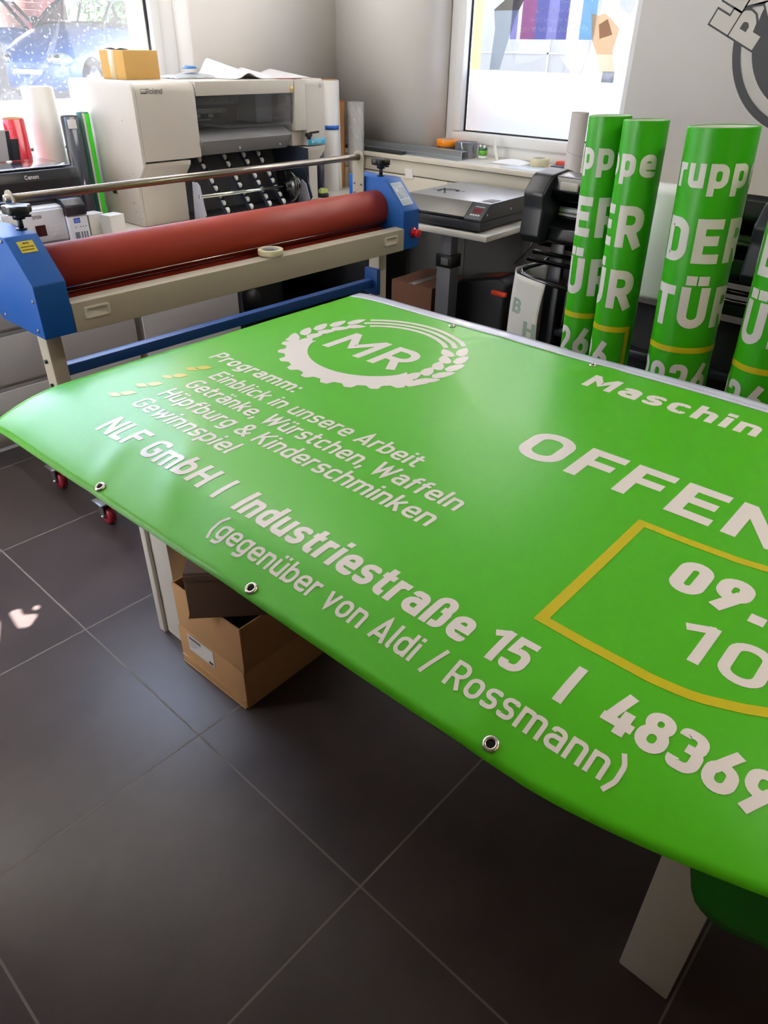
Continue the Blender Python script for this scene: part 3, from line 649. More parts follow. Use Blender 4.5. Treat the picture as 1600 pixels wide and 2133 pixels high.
# round crest: three stripes, ears of corn, gear rim and two letters
cc=(-1.385,1.500); pol=lambda r,a:(cc[0]+r*math.cos(R(a)),cc[1]+r*math.sin(R(a)))
for r0,a0,a1 in ((.2770,134,49),(.2485,139,46),(.2205,135,47)):
    ribbon(b,[pol(r0,a0+(a1-a0)*k/40) for k in range(41)],False,.0165,pr,1,.01)
def leafp(r,a,ln_,wd,tilt,flip):
    # a corn leaf: one flat end, one drawn-out tip
    base=R(a)+(PI/2)*flip; pts=[]
    ax=Vector((math.cos(base+tilt*flip),math.sin(base+tilt*flip))); nx=Vector((-ax.y,ax.x))
    for (u,v) in ((-.5,-.15),(-.40,.32),(-.05,.5),(.22,.40),(.55,.05),(.25,-.30),(-.1,-.48),(-.40,-.42)): pts.append(ax*(u*ln_)+nx*(v*wd))
    c0=Vector(pol(r,a)); q=rounded([tuple(c0+p) for p in pts],.004,3); b.poly([pr(*p) for p in q],1)
for k in range(5):
    a=40-13.6*k; leafp(.268,a,.076,.036,-.42,1); leafp(.221,a-3,.064,.038,.30,1)
    a=144+13.6*k; leafp(.268,a,.076,.036,-.42,-1); leafp(.221,a+3,.064,.038,.30,-1)
inn=[];out=[]
for k in range(131):
    a=204+k*1.0; inn.append(pol(.196+.0*k,a if 3<k<127 else a))
    ph=((a-204)%14.5)/14.5; rr=.263+.020*max(0,min(1,(.5-abs(ph-.5))*6-1.1)); out.append(pol(rr if 2<k<128 else .283,a))
for k in range(130): b.poly([pr(*inn[k]),pr(*out[k]),pr(*out[k+1]),pr(*inn[k+1])],1)
b.poly([pr(*inn[0]),pr(*pol(.24,203)),pr(*pol(.285,196)),pr(*out[0])],1); b.poly([pr(*inn[0]),pr(*pol(.19,198)),pr(*pol(.235,203.5))],1)
b.poly([pr(*inn[-1]),pr(*out[-1]),pr(*pol(.285,344)),pr(*pol(.24,337))],1); b.poly([pr(*inn[-1]),pr(*pol(.235,336.5)),pr(*pol(.19,342))],1)
ln('M',-1.530,1.423,.154,.160,.175); ln('R',-1.346,1.423,.154,.108,.175)
obj('sheet',b,[green,whitep2,yellow,pvc_back],bx,ang=60)
# clear plastic hem along the far edge with a stitched seam
hem_m=mat('clear_plastic_hem','c3c5d6',.22,spec=.6,var=.22,scale=9,coat=.3); seam=mat('seam_thread','6e7286',.6)
b=MB(); b.shell(lambda s,q:bn(s,T1-.004+.056*q,.0012+.0015*math.sin(9*s)*q),us,[j/4 for j in range(5)],.0012,0); obj('hem_strip',b,hem_m,bx,ang=60)
b=MB()
for k in range(90):
    s=-.86+.010*k; 
    if s<.05: ribbon(b,[(s,T1+.010),(s+.006,T1+.010)],False,.0022,lambda x,y:bn(x,y,.0036+.0015*math.sin(9*x)*.35),0,.02)
obj('seam',b,seam,bx)
eye_m=mat('nickel_eyelet','d2cbbf',.22,metal=1,var=.02); hole_m=mat('eyelet_hole','14100e',.9)
def eyelet(s,t,rr=.0125):
    p=bn(s,t,.0016); n=(bn(s+.01,t)-bn(s-.01,t)).cross(bn(s,t+.01)-bn(s,t-.01)).normalized()
    b=MB(); b.lathe([(.0062,-.0005),(.0062,.0016),(.0078,.0030),(.0100,.0028),(rr,.0006),(rr,-.0002)],p,n,28); e=obj('eyelet',b,eye_m,bx)
    b=MB(); b.cyl(p+n*-.0002,p+n*.0006,.0066,seg=20); obj('hole',b,hole_m,e)
for s,t in ((-1.323,.5625),(-.819,.560),(-.318,.5635),(-1.347,1.8405),(-.845,1.8505)): eyelet(s,t)
# the spare length curls under at the right-hand end
def flap(k,q):
    y=.052-.75*k; top=.772; low=.585-.024*math.exp(-((k-.07)/.05)**2)+.065*math.exp(-(k/.02)**2)
    z=top+(low-top)*q; return (.690-.010*math.sin(PI*q)-.012*q+.004*math.sin(40*k),y+.006*math.sin(PI*q),z)
b=MB(); b.shell(flap,[0,.004,.008,.014,.022,.035,.05,.07,.1,.15,.22,.3,.45,.6,.8,1],[i/10 for i in range(11)],.0009,0,0); obj('hanging_flap',b,[mat('green_print_shaded','268020',.33,spec=.5,var=.015)],bx)  # darker green than the sheet: shade painted into the flap

# ================================================================= cartons under the table
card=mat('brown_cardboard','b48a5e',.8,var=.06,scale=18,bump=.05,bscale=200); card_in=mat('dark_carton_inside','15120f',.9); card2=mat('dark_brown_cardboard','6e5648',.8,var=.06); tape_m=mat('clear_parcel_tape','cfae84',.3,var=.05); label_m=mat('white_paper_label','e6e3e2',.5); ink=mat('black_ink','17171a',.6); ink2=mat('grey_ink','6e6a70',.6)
def carton(name,label,loc,rotz,sx,sy,sz,m,open_top=False,tape=True,rim=.006):
    t=thing(name,label,'box',loc,rotz)
    b=MB(); w=rim
    if open_top:
        for q in ((0,0,0,w,sy,sz),(sx-w,0,0,sx,sy,sz),(w,0,0,sx-w,w,sz),(w,sy-w,0,sx-w,sy,sz)): b.box(*q,.002)
        b.box(w,w,0,sx-w,sy-w,.006)
    else: b.box(0,0,0,sx,sy,sz,.006)
    obj('carton_body',b,m,t,local=True)
    if tape and not open_top:
        b=MB(); b.box(sx*.5-.025,-.0008,sz*.25,sx*.5+.025,.002,sz-.004); b.box(sx*.5-.025,0,sz-.001,sx*.5+.025,sy,sz+.0008); obj('parcel_tape',b,tape_m,t,local=True)
    return t
t=thing('cardboard_box','lower brown cardboard box on the floor under the table with a white shipping label','box',(.754,1.168,0),R(1.5))
b=MB(); b.box(0,0,0,.40,.296,.142,.007); b.box(-.004,.004,.002,.0,.288,.012,.002); obj('carton_body',b,card,t,local=True)
b=MB(); b.box(-.003,.002,.030,.001,.29,.034,.001); obj('flap_edge',b,card,t,local=True)
t2=thing('cardboard_box','open brown cardboard box standing on the lower box under the table','box',(.756,1.165,.143),R(1.5))
b=MB(); w=.005
SX,SY,SZ=.36,.290,.157
b.box(0,0,0,w,SY,SZ,.0015); b.box(SX-w,0,0,SX,SY,SZ,.0015); b.box(w,0,0,SX-w,w,SZ,.0015); b.box(w,SY-w,0,SX-w,SY,SZ,.0015); b.box(w,w,0,SX-w,SY-w,.01); obj('carton_body',b,card,t2,local=True)
b=MB(); b.box(w,w,.011,SX-w,SY-w,SZ-.06); obj('dark_inside_block',b,card_in,t2,local=True)  # near-black block gives the open box its dark inside
# the label is stuck to the lower box
b=MB(); f=plane((-.0014,.246,.076),(0,-1,0),(0,0,1))
for q,mi in (([(0,0),(.115,0),(.115,.062),(0,.062)],0),([(.006,.044),(.060,.044),(.060,.056),(.006,.056)],2),([(.092,.004),(.110,.004),(.110,.014),(.092,.014)],1)):
    b.poly([Vector(f(*p))+Vector((-.0004*(mi>0),0,0)) for p in q],mi)
for k in range(4): b.poly([Vector(f(*p))+Vector((-.0004,0,0)) for p in [(.006,.036-.006*k),(.05-.008*k,.036-.006*k),(.05-.008*k,.0345-.006*k),(.006,.0345-.006*k)]],2)
obj('shipping_label',b,[label_m,ink,ink2],t,local=True)
t3=thing('cardboard_box','dark cardboard box lying askew inside the open box under the table','box',(.694,1.287,.3015),R(-42))
b=MB(); b.box(0,0,0,.34,.24,.150,.004); obj('carton_body',b,card2,t3,local=True)
b=MB(); b.box(.0,-.003,.125,.34,.0,.142,.001); b.box(-.003,0,.0,.0,.24,.006,.001); obj('flap_edge',b,card2,t3,local=True)

# ================================================================= roll laminator
blue=mat('blue_powder_coat','0850a0',.50,spec=.35,var=.02,scale=60,bump=.03,bscale=500); beige=mat('beige_powder_coat','a8a08f',.5,var=.02,bump=.03,bscale=500); red_rub=mat('red_silicone_rubber','98301f',.55,spec=.35,var=.03,scale=12); steel=mat('steel_tube','9a938a',.28,metal=1,var=.06,scale=40); blackk=mat('black_knob_plastic','101216',.35,var=.02); cream_pl=mat('cream_plastic','c9c2b2',.45)
L=thing('roll_laminator','wide blue and beige cold laminator with red rollers on a wheeled stand','machine',(1.8,2.45,0))
hp=[(2.25,.752),(2.25,.92),(2.372,1.043),(2.60,1.043),(2.60,.79),(2.557,.752)]
for side,(x0,x1) in (('l',(.892,.998)),('r',(2.612,2.722))):
    b=MB(); b.prism(hp,'x',x0,x1,.004); h=obj('housing',b,blue,L)
    xo=x0 if side=='l' else x1; sgn=-1 if side=='l' else 1
    for (y,z) in ((2.27,.87),(2.285,.775),(2.52,.775),(2.39,1.03)):
        b=MB(); b.cyl((xo,y,z),(xo+sgn*.003,y,z),.0055,seg=12); obj('screw',b,steel,h)
    # star knob on a threaded rod
    kx=(.985 if side=='l' else 2.672); ky=2.45
    b=MB(); b.cyl((kx,ky,1.04),(kx,ky,1.085),.0085,seg=14); b.cyl((kx,ky,1.043),(kx,ky,1.048),.017,seg=20); b.cyl((kx,ky,1.075),(kx,ky,1.095),.019,seg=20); kn=obj('pressure_knob',b,blackk,L)
    b=MB(); 
    star=[(kx+(.040+.006*math.cos(5*a))*math.cos(a),ky+(.040+.006*math.cos(5*a))*math.sin(a)) for a in [2*PI*k/50 for k in range(50)]]
    b.prism(star,'z',1.090,1.116,.006); b.cyl((kx+.015,ky-.01,1.083),(kx+.032,ky-.02,1.083),.004,seg=8); obj('knob_head',b,blackk,kn)
    # bracket that carries the take-up bar
    bxp=(1.0 if side=='l' else 2.598)
    b=MB(); b.prism(rounded([(2.492,.955),(2.562,.955),(2.562,1.148),(2.492,1.148)],[0,0,.034,.034],6),'x',bxp,bxp+.005); br=obj('bar_bracket',b,beige,L)
    for y in (2.505,2.55):
        for z in (.972,1.01):
            b=MB(); b.cyl((bxp+(.005 if side=='l' else 0),y,z),(bxp+(.008 if side=='l' else -.003),y,z),.005,seg=10); obj('screw',b,steel,br)
    # stand: post, foot and castors
    px=(.968 if side=='l' else 2.655)
    b=MB(); b.box(px,2.44,.16,px+.055,2.51,.76,.004); b.box(px-.004,2.38,.735,px+.06,2.58,.752,.002); b.prism([(px+.055,.752),(px+.085,.752),(px+.07,.70)] if side=='l' else [(px,.752),(px-.06,.752),(px-.01,.68)],'y',2.40,2.404); post=obj('post',b,beige,L)
    for z in (.60,.51):
        b=MB(); b.cyl((px+(-.008 if side=='l' else .063),2.475,z),(px+.0275,2.475,z),.008,seg=6); obj('bolt',b,blackk,post)
    b=MB(); b.box(px-.005,2.235,.105,px+.06,2.715,.165,.005); ft=obj('foot',b,beige,L)
    for y in (2.285,2.665):
        cxp=px+.0
        b=MB(); b.box(cxp-.03,y-.035,.096,cxp+.05,y+.035,.104,.002); b.prism([(y-.02,.096),(y+.02,.096),(y+.012,.035),(y-.012,.035)],'x',cxp-.018,cxp-.014); b.prism([(y-.02,.096),(y+.02,.096),(y+.012,.035),(y-.012,.035)],'x',cxp+.030,cxp+.034); b.cyl((cxp-.022,y,.038),(cxp+.038,y,.038),.006,seg=10); cs=obj('castor',b,mat('zinc_plate','9fa1a3',.3,metal=.9),L)
        b=MB(); b.lathe([(.012,-.016),(.030,-.016),(.0375,-.010),(.0375,.010),(.030,.016),(.012,.016),(.012,-.016)],(cxp+.008,y,.0378),(1,0,0),26); obj('wheel',b,mat('red_castor_wheel','8a1a2a',.4),cs)
b=MB(); b.cyl((.985,2.525,1.122),(2.612,2.525,1.122),.0135,seg=24); obj('take_up_bar',b,steel,L)
b=MB(); b.cyl((.998,2.425,.914),(2.612,2.425,.914),.078,seg=64); obj('roller',b,red_rub,L,label='upper red rubber roller')
b=MB(); b.cyl((.998,2.402,.7765),(2.612,2.402,.7765),.060,seg=64); obj('roller',b,red_rub,L,label='lower red rubber roller')
b=MB(); b.cyl((.998,2.352,.868),(2.612,2.352,.868),.0022,seg=10); obj('nip_glint_rod',b,mat('nip_glint_steel','e6e4e0',.2,metal=1,var=0),L)  # thin bright rod standing in for the glint between the rollers
b=MB(); b.prism([(2.245,.752),(2.245,.847),(2.298,.851),(2.298,.842),(2.254,.836),(2.254,.752)],'x',.998,2.612,.0025); b.box(.998,2.25,.752,2.612,2.30,.758); bm_=obj('front_beam',b,beige,L)
for x in (1.078,2.522):
    b=MB(); fr=rounded([(x-.045,.788),(x+.045,.788),(x+.045,.828),(x-.045,.828)],.007,4); inn_=rounded([(x-.034,.797),(x+.034,.797),(x+.034,.819),(x-.034,.819)],.005,4)
    n=len(fr); A1=[b.v((p[0],2.241,p[1])) for p in fr]; A0=[b.v((p[0],2.247,p[1])) for p in fr]; B1=[b.v((p[0],2.241,p[1])) for p in inn_]; B0=[b.v((p[0],2.2445,p[1])) for p in inn_]
    for i in range(n):
        j=(i+1)%n; b.f([A0[i],A0[j],A1[j],A1[i]]); b.f([A1[i],A1[j],B1[j],B1[i]]); b.f([B1[i],B1[j],B0[j],B0[i]])
    b.f(B0); hd=obj('grip',b,cream_pl,bm_)
b=MB(); b.box(1.022,2.455,.535,2.656,2.495,.575,.002); b.box(2.63,2.43,.50,2.656,2.515,.625,.002); cb=obj('crossbar',b,mat('dark_blue_powder_coat','0e3f7c',.42,var=.02),L)
# notice sticker on the left housing slope, control panel and stop button on the right one
n1=Vector((0,2.372-2.25,1.043-.92)).normalized(); o1=Vector((0,2.25,.92))
def slope(x,h,off=.0012): return Vector((x,2.25,.92))+n1*h+Vector((0,-n1.z,n1.y))*off
def sl(x0,h0,off=.0012): return lambda s,t: slope(x0+s,h0+t,off)
ys=mat('yellow_sticker','c9b52a',.4); 
b=MB(); flat(b,[(0,0),(.050,0),(.050,.040),(0,.040)],sl(.920,.112),0); f=sl(.920,.112,.0016); text(b,'NOTE',f,.017,.029,.0065,None,.2,.12,1); text(b,'Please lift the roll to printing',f,.005,.018,.0042,.040,.17,.1,1); text(b,'by service lift when used',f,.005,.008,.0042,.036,.17,.1,1); obj('notice_sticker',b,[ys,ink],L)
pan=mat('panel_print_grey','8f9dac',.35); pan2=mat('panel_print_light','c6cdd4',.35); btn=mat('panel_button_blue','2a62b8',.4)
b=MB(); g=sl(2.629,.030); flat(b,[(0,0),(.072,0),(.072,.118),(0,.118)],g,1)
g2=sl(2.629,.030,.0016); 
for q in ([(.003,.003),(.069,.003),(.069,.030),(.003,.030)],[(.003,.033),(.069,.033),(.069,.094),(.003,.094)],[(.003,.097),(.069,.097),(.069,.115),(.003,.115)]): flat(b,q,g2,0)
g3=sl(2.629,.030,.0020); flat(b,[(.010,.072),(.024,.072),(.024,.088),(.010,.088)],g3,1)
for i in range(6): flat(b,[(.055+(i%2)*.004,.086-.009*i),(.061+(i%2)*.004,.086-.009*i),(.061+(i%2)*.004,.091-.009*i),(.055+(i%2)*.004,.091-.009*i)],g3,2)
for (x,y) in ((.016,.055),(.026,.048),(.016,.040),(.026,.038)): b.poly([g3(x+.0035*math.cos(a),y+.0035*math.sin(a)) for a in [2*PI*k/10 for k in range(10)]],2)
obj('control_panel',b,[pan,pan2,btn],L)
redp=mat('red_button_plastic','c01218',.3,coat=.3)
b=MB(); b.lathe([(.0,.0),(.022,.0),(.022,.004),(.015,.006),(.012,.018),(.018,.022),(.0195,.032),(.016,.037),(.0,.038)],(2.682,2.2495,.822),(0,-1,0),28); obj('stop_button',b,redp,L)
# masking tape on the beam
tape_cream=mat('masking_tape_cream','d8d1ac',.55,var=.03); core_grey=mat('grey_core','a9a7b0',.6)
t=thing('masking_tape','cream roll of masking tape lying on the front beam of the laminator','tape',(1.852,2.285,.8535))
b=MB(); b.lathe([(.035,0),(.049,0),(.050,.002),(.050,.018),(.049,.02),(.035,.02),(.035,0)],seg=40); obj('tape_winding',b,tape_cream,t,local=True)
b=MB(); b.lathe([(.0345,.0005),(.035,.0195),(.032,.0195),(.032,.0005),(.0345,.0005)],seg=32); obj('core',b,core_grey,t,local=True)
# ================================================================= drawer cabinets and worktop along the back wall
gloss_w=mat('white_gloss_front','d9d9d8',.30,var=.01); groove=mat('grey_grip_rail','a7a9aa',.4)
b=MB(); b.box(-1.4,3.08,.712,3.78,4.04,.75,.004); tag(obj('worktop',b,mat('cream_worktop','dcd6c8',.4,var=.02)),'long cream worktop under the shop window carrying the printers','worktop')
cabs=((-.60,.10,'leftmost white drawer cabinet under the worktop'),(.105,1.668,'wide white drawer cabinet under the worktop, left of the dark gap'),(1.705,2.28,'white drawer cabinet under the worktop, right of the dark gap'))
for x0,x1,lab in cabs:
    t=thing('drawer_cabinet',lab,'cabinet',((x0+x1)/2,3.4,0),0,'white drawer cabinets under the worktop')
    b=MB(); b.box(x0,3.13,.08,x1,4.02,.71,.002); b.box(x0+.01,3.145,0,x1-.01,3.9,.08); obj('cabinet_body',b,white_lam,t)
    for k,(z0,z1) in enumerate(((.075,.275),(.305,.505),(.535,.708))):
        b=MB(); b.box(x0+.002,3.108,z0,x1-.002,3.13,z1,.003); d=obj('drawer_front',b,gloss_w,t)
        if k==2: continue
        b=MB(); b.box(x0+.002,3.114,z1-.001,x1-.002,3.132,z1+.016,.002); obj('grip_rail',b,groove,d)
# dark open shelf with a machine in it, right of the cabinets
b=MB(); b.box(2.30,3.14,0,2.33,4.02,.71); b.box(3.30,3.14,0,3.33,4.02,.71); b.box(2.33,3.98,0,3.30,4.02,.71); b.box(2.33,3.2,.05,3.30,3.98,.08); tag(obj('open_shelf',b,mat('dark_grey_board','2f2f36',.6)),'dark open shelf unit under the worktop behind the laminator','shelf')
b=MB(); b.box(2.36,3.25,.081,2.72,3.75,.48,.03); b.cyl((2.47,3.24,.33),(2.47,3.262,.33),.07,seg=28); tag(obj('black_case',b,blackpl),'black machine case standing in the dark shelf behind the laminator','case')

# ================================================================= film printer on the worktop
body=mat('light_grey_machine_plastic','c9c4bb',.42,var=.012,bump=.02,bscale=600); bodyL=body; dk=mat('dark_machine_inside','3a3b3f',.5); chm=mat('grey_chamber_lining','9a9a9c',.5); dgrey=mat('grey_machine_tray','6d6d70',.4,var=.02); silver=mat('machine_silver','c4c5c6',.4,metal=.2); navy=mat('dark_blue_sheet','2a3344',.45); bluetag=mat('blue_grey_tag','3d5384',.5); badge_c=mat('cyan_badge','3fa9c9',.4); whitew=mat('white_machine_wheel','dcdcd8',.45); smoke=glass_mat('smoked_window',(.85,.86,.88),.05)
P=thing('film_printer','large light grey film printer with an open front full of roller rails, on the worktop','printer',(2.6,3.7,.75))
def sidep(y0,yf,yb):   # side outline (y,z): straight upper half, undercut lower half
    return rounded([(yb,.752),(yb,1.392),(yf,1.392),(yf,1.055),(yf,1.035),(3.500,.955),(3.500,.752)],[.0,.03,.045,.004,.02,.02,0],4)
b=MB(); b.prism(sidep(0,3.42,4.02),'x',2.022,2.040,.004); b.prism(rounded([(4.02,1.06),(4.02,1.392),(3.42,1.392),(3.42,1.058)],[0,.03,.045,.003],4),'x',2.040,2.366,.004); b.prism(rounded([(3.60,.752),(3.60,1.050),(3.424,1.050),(3.428,1.030),(3.500,.955),(3.500,.752)],[0,0,.004,.02,.02,0],4),'x',2.040,2.30,.003); lh=obj('left_housing',b,body,P)
b=MB(); f=plane((2.068,3.4192,1.3445),(1,0,0),(0,0,1)); text(b,'Roland',f,.031,.0,.0215,.084,.12,.09,0); text(b,'',f,0,0,.01)
ribbon(b,[(0,.0035),(.028,.0035),(.028,.020),(0,.020)],True,.0016,f,0,.05); flat(b,[(0,.001),(.028,.001),(.028,.0055),(0,.0055)],f,0); flat(b,[(.003,.0085),(.025,.0085),(.025,.0095),(.003,.0095)],f,0)
obj('brand_lettering',b,mat('dark_print','38383c',.5),lh)
b=MB(); 
for (y,z) in ((3.90,1.02),(3.88,.99),(3.55,1.23),(3.52,1.00),(3.56,.985),(3.66,.955),(3.85,.84),(3.80,.80),(3.56,.86),(3.55,.82),(3.51,.80)): b.cyl((2.0215,y,z),(2.0195,y,z),.004,seg=10)
obj('side_screws',b,silver,lh)
b=MB(); b.box(2.0170,3.70,.878,2.0225,3.745,.912,.002); sk=obj('power_socket',b,body,lh)
b=MB(); b.cyl((2.014,3.733,.896),(2.0185,3.733,.896),.011,seg=16); b.box(2.014,3.705,.886,2.0185,3.72,.906,.001); obj('switch',b,blackpl,sk)
# cover, window and chamber
b=MB(); b.prism(rounded([(4.02,1.36),(4.02,1.392),(3.42,1.392),(3.42,1.328),(3.44,1.328),(3.44,1.36)],[0,.02,.006,.003,0,0],3),'x',2.372,3.012,.002); cv=obj('front_cover',b,body,P)
b=MB(); b.box(2.985,3.4185,1.333,3.010,3.4202,1.358); f=plane((2.985,3.4180,1.333),(1,0,0),(0,0,1)); text(b,'+',f,0,0,.01); ribbon(b,[(.016,.005),(.016,.020)],False,.002,f,1,.05); ribbon(b,[(.010,.0125),(.022,.0125)],False,.002,f,1,.05); obj('warning_sticker',b,[mat('tan_sticker','d9b878',.5),mat('brown_ink','8a6a30',.5)],cv)
b=MB(); b.box(2.372,3.975,1.06,3.02,4.01,1.36); b.box(2.372,3.62,1.14,3.02,3.97,1.165); b.box(2.372,3.80,1.165,3.02,3.97,1.36); obj('print_chamber',b,chm,P)
b=MB(); b.box(2.40,3.770,1.262,3.00,3.80,1.300,.003); b.box(2.38,3.73,1.225,2.78,3.79,1.248,.002); 
for x in (2.60,2.84): b.cyl((x,3.767,1.283),(x,3.772,1.283),.010,seg=16)
for x in (2.45,2.53,2.61,2.69,2.76): b.cyl((x,3.727,1.237),(x,3.731,1.237),.004,seg=10)
obj('guide_rail',b,silver,P)
b=MB()
for i,(x0,x1) in enumerate(((2.385,2.45),(2.45,2.485),(2.485,2.53),(2.53,2.60),(2.60,2.65),(2.65,2.685),(2.685,2.73))): b.box(x0,3.727,1.205,x1,3.735,1.224,.001,mi=0 if i in (0,2,4,6) else 1)
b.box(2.38,3.70,1.194,2.66,3.74,1.199,.001,mi=1)
obj('pinch_strip',b,[bluetag,whitew],P)
b=MB(); b.box(2.90,3.62,1.175,3.02,3.80,1.335,.004); obj('carriage_cover',b,mat('pale_blue_grey_panel','a9adb6',.4),P)
b=MB(); b.prism(rounded([(3.425,1.330),(3.435,1.330),(3.445,1.178),(3.435,1.178)],.002,2),'x',2.378,3.004); obj('window',b,smoke,P)
# tray below the window
b=MB(); b.prism([(3.62,1.172),(3.47,1.172),(3.405,1.128),(3.45,1.060),(3.62,1.060)],'x',2.368,2.968,.003); b.prism([(3.46,1.170),(3.405,1.128),(3.455,1.062)],'x',2.968,2.972); tr=obj('output_tray',b,dgrey,P)
b=MB(); 
for x in (2.62,2.90): b.cyl((x,3.4335,1.085),(x,3.4275,1.081),.006,seg=10)
obj('tray_screws',b,silver,tr)
# right housing with lever and badge
b=MB(); b.prism(rounded([(4.02,1.060),(4.02,1.392),(3.42,1.392),(3.42,1.062)],[0,.03,.03,.003],4),'x',3.100,3.243,.005); b.box(3.018,3.42,1.142,3.100,4.02,1.390,.003); b.box(3.018,3.46,1.062,3.100,4.02,1.142,.003); rh=obj('right_housing',b,body,P)
b=MB(); b.prism(rounded([(4.02,.752),(4.02,1.055),(3.424,1.055),(3.428,1.030),(3.500,.955),(3.500,.752)],[0,0,.004,.02,.02,0],4),'x',3.085,3.243,.003); obj('right_leg',b,body,P)
b=MB(); b.lathe([(.013,0),(.013,.004),(.006,.003),(.004,.003),(.004,.005),(0,.005)],(3.212,3.42,1.362),(0,-1,0),20); obj('lock',b,silver,rh)
b=MB(); b.box(3.085,3.395,1.108,3.118,3.425,1.128,.004); b.cyl((3.10,3.40,1.128),(3.150,3.375,1.134),.006,seg=12); b.box(3.098,3.40,1.095,3.112,3.425,1.112,.003); obj('lever',b,blackpl,P)
b=MB(); b.box(3.102,3.4185,1.064,3.241,3.4203,1.094); f=plane((3.102,3.4180,1.064),(1,0,0),(0,0,1)); text(b,'BY-20',f,.030,.008,.0145,.075,.2,.12,1); obj('badge',b,[badge_c,mat('badge_white','cfe6ee',.4)],rh)
# open lower front: back plate, side sheets, four roller rails, spool
b=MB(); b.prism([(3.70,1.06),(3.72,1.06),(3.66,.754),(3.64,.754)],'x',2.30,3.085); b.box(2.30,3.40,.752,3.085,3.70,.756); obj('back_plate',b,dk,P)
b=MB(); b.box(3.060,3.38,.756,3.066,3.70,1.055); b.prism([(3.395,.757),(3.345,.80),(3.395,.93),(3.52,1.05),(3.40,.757)],'x',3.054,3.060); obj('side_sheet',b,navy,P)
for i,(xa,xb) in enumerate(((2.436,2.452),(2.600,2.612),(2.732,2.742),(2.836,2.846))):
    b=MB(); p0=Vector((xa,3.565,1.052)); p1=Vector((xb,3.350,.790)); d=(p1-p0); n=Vector((0,d.z,-d.y)).normalized()
    for s in (-.011,.011):
        b.poly([p0+Vector((s,0,0)),p1+Vector((s,0,0)),p1+Vector((s,0,0))-n*.022,p0+Vector((s,0,0))-n*.022]); b.poly([p0+Vector((s*1.25,0,0)),p1+Vector((s*1.25,0,0)),p1+Vector((s*1.25,0,0))-n*.022,p0+Vector((s*1.25,0,0))-n*.022])
    q0=p0-n*.016; q1=p1-n*.016; b.poly([q0+Vector((-.011,0,0)),q0+Vector((.011,0,0)),q1+Vector((.011,0,0)),q1+Vector((-.011,0,0))]); rl=obj('roller_rail',b,navy,P)
    for k in range(8):
        c=p0.lerp(p1,(k+.6)/8); b=MB(); b.cyl(c+Vector((-.008,0,0))+n*-.006*(1),c+Vector((.008,0,0))-n*.006,.0145,seg=18); obj('wheel',b,whitew,rl)
b=MB(); b.prism([(3.40,.757),(3.355,.79),(3.385,.93),(3.405,.945),(3.445,.945),(3.46,.757)],'x',2.304,2.312,.002); obj('spool_bracket',b,mat('lavender_grey_sheet','a6a8b6',.45),P)
b=MB(); b.prism([(3.40,.757),(3.355,.79),(3.385,.87),(3.42,.89),(3.46,.757)],'x',3.040,3.048,.002); obj('spool_bracket',b,MATS['lavender_grey_sheet'],P)
b=MB(); b.cyl((2.296,3.38,.880),(2.90,3.38,.872),.0095,seg=18); obj('spindle',b,mat('bright_spindle','cfd6cf',.18,metal=1,var=0),P)
b=MB(); b.lathe([(.012,-.02),(.026,-.02),(.028,0),(.076,.002),(.084,.006),(.084,.014),(.030,.018),(.026,.03),(.055,.032),(.058,.06),(.045,.064),(.0,.064)],(2.895,3.38,.8715),(1,0,0),44); obj('flange',b,mat('black_gloss_plastic','0c0c0f',.2,coat=.4),P)
# things lying on top of the film printer
t=thing('cardboard_box','small tan cardboard box with clear tape on top of the film printer','box',(2.140,3.648,1.3925),R(9))
b=MB(); b.box(0,0,0,.215,.175,.122,.003); obj('carton_body',b,mat('tan_cardboard','c39a55',.75,var=.05,scale=20),t,local=True)
b=MB(); b.box(-.0010,.065,.0,.0005,.11,.122); b.box(0,.065,.1215,.215,.11,.1228); obj('parcel_tape',b,mat('shiny_clear_tape','d3bb8d',.25),t,local=True)
b=MB(); b.shell(lambda u,v:(.02+.12*u,.07+.09*v,.1245+.006*math.sin(5*u+4*v)+.006*v),[i/8 for i in range(9)],[i/6 for i in range(7)],.001); o=obj('plastic_scrap',b,mat('blue_white_film','bcd0ea',.25,coat=.3),None,local=True)
o.location=(2.140,3.648,1.3925); o.rotation_euler=(0,0,R(9)); tag(o,'crumpled blue-white plastic scrap on the small tan box','wrapper')
def crumple(w,d,amp,seed,hump,f=9):
    rnd=random.Random(seed); ph=[(rnd.uniform(3,f),rnd.uniform(3,f),rnd.uniform(0,6)) for _ in range(5)]
    def g(u,v):
        z=sum(math.sin(a*u+b_*v+c) for a,b_,c in ph)/5
        env=(math.sin(PI*min(1,max(0,u)))*math.sin(PI*min(1,max(0,v))))**.35
        return (w*(u-.5),d*(v-.5),max(.001,hump*env*.6+abs(z)*amp*env))
    return g
b=MB(); b.shell(crumple(.26,.16,.030,3,.026,14),[i/26 for i in range(27)],[i/20 for i in range(21)],.001,0); o=obj('plastic_bag',b,mat('grey_clear_plastic','b9bfc4',.2,coat=.5,var=.1,scale=40),None,local=True,ang=25); o.location=(2.545,3.72,1.3935); tag(o,'crumpled clear plastic bag with blue inside on top of the film printer','bag')
b=MB(); b.shell(crumple(.07,.06,.014,9,.02,10),[i/12 for i in range(13)],[i/10 for i in range(11)],.001); o=obj('blue_packet',b,mat('blue_packet_foil','3b78bd',.3),None,local=True); o.location=(2.535,3.685,1.436); tag(o,'small blue packet on the clear plastic bag','packet')
def paper(u,v):
    x=2.66+.55*u; y=3.49+.36*v; z=1.3945+.012*max(0,math.sin(9*u))*v
    z+=.075*math.exp(-((u-.20)/.085)**2)*(.35+.65*v)+.042*math.exp(-((u-.62)/.10)**2)*v**1.2+.03*max(0,u-.85)/.15*v
    return (x,y,z)
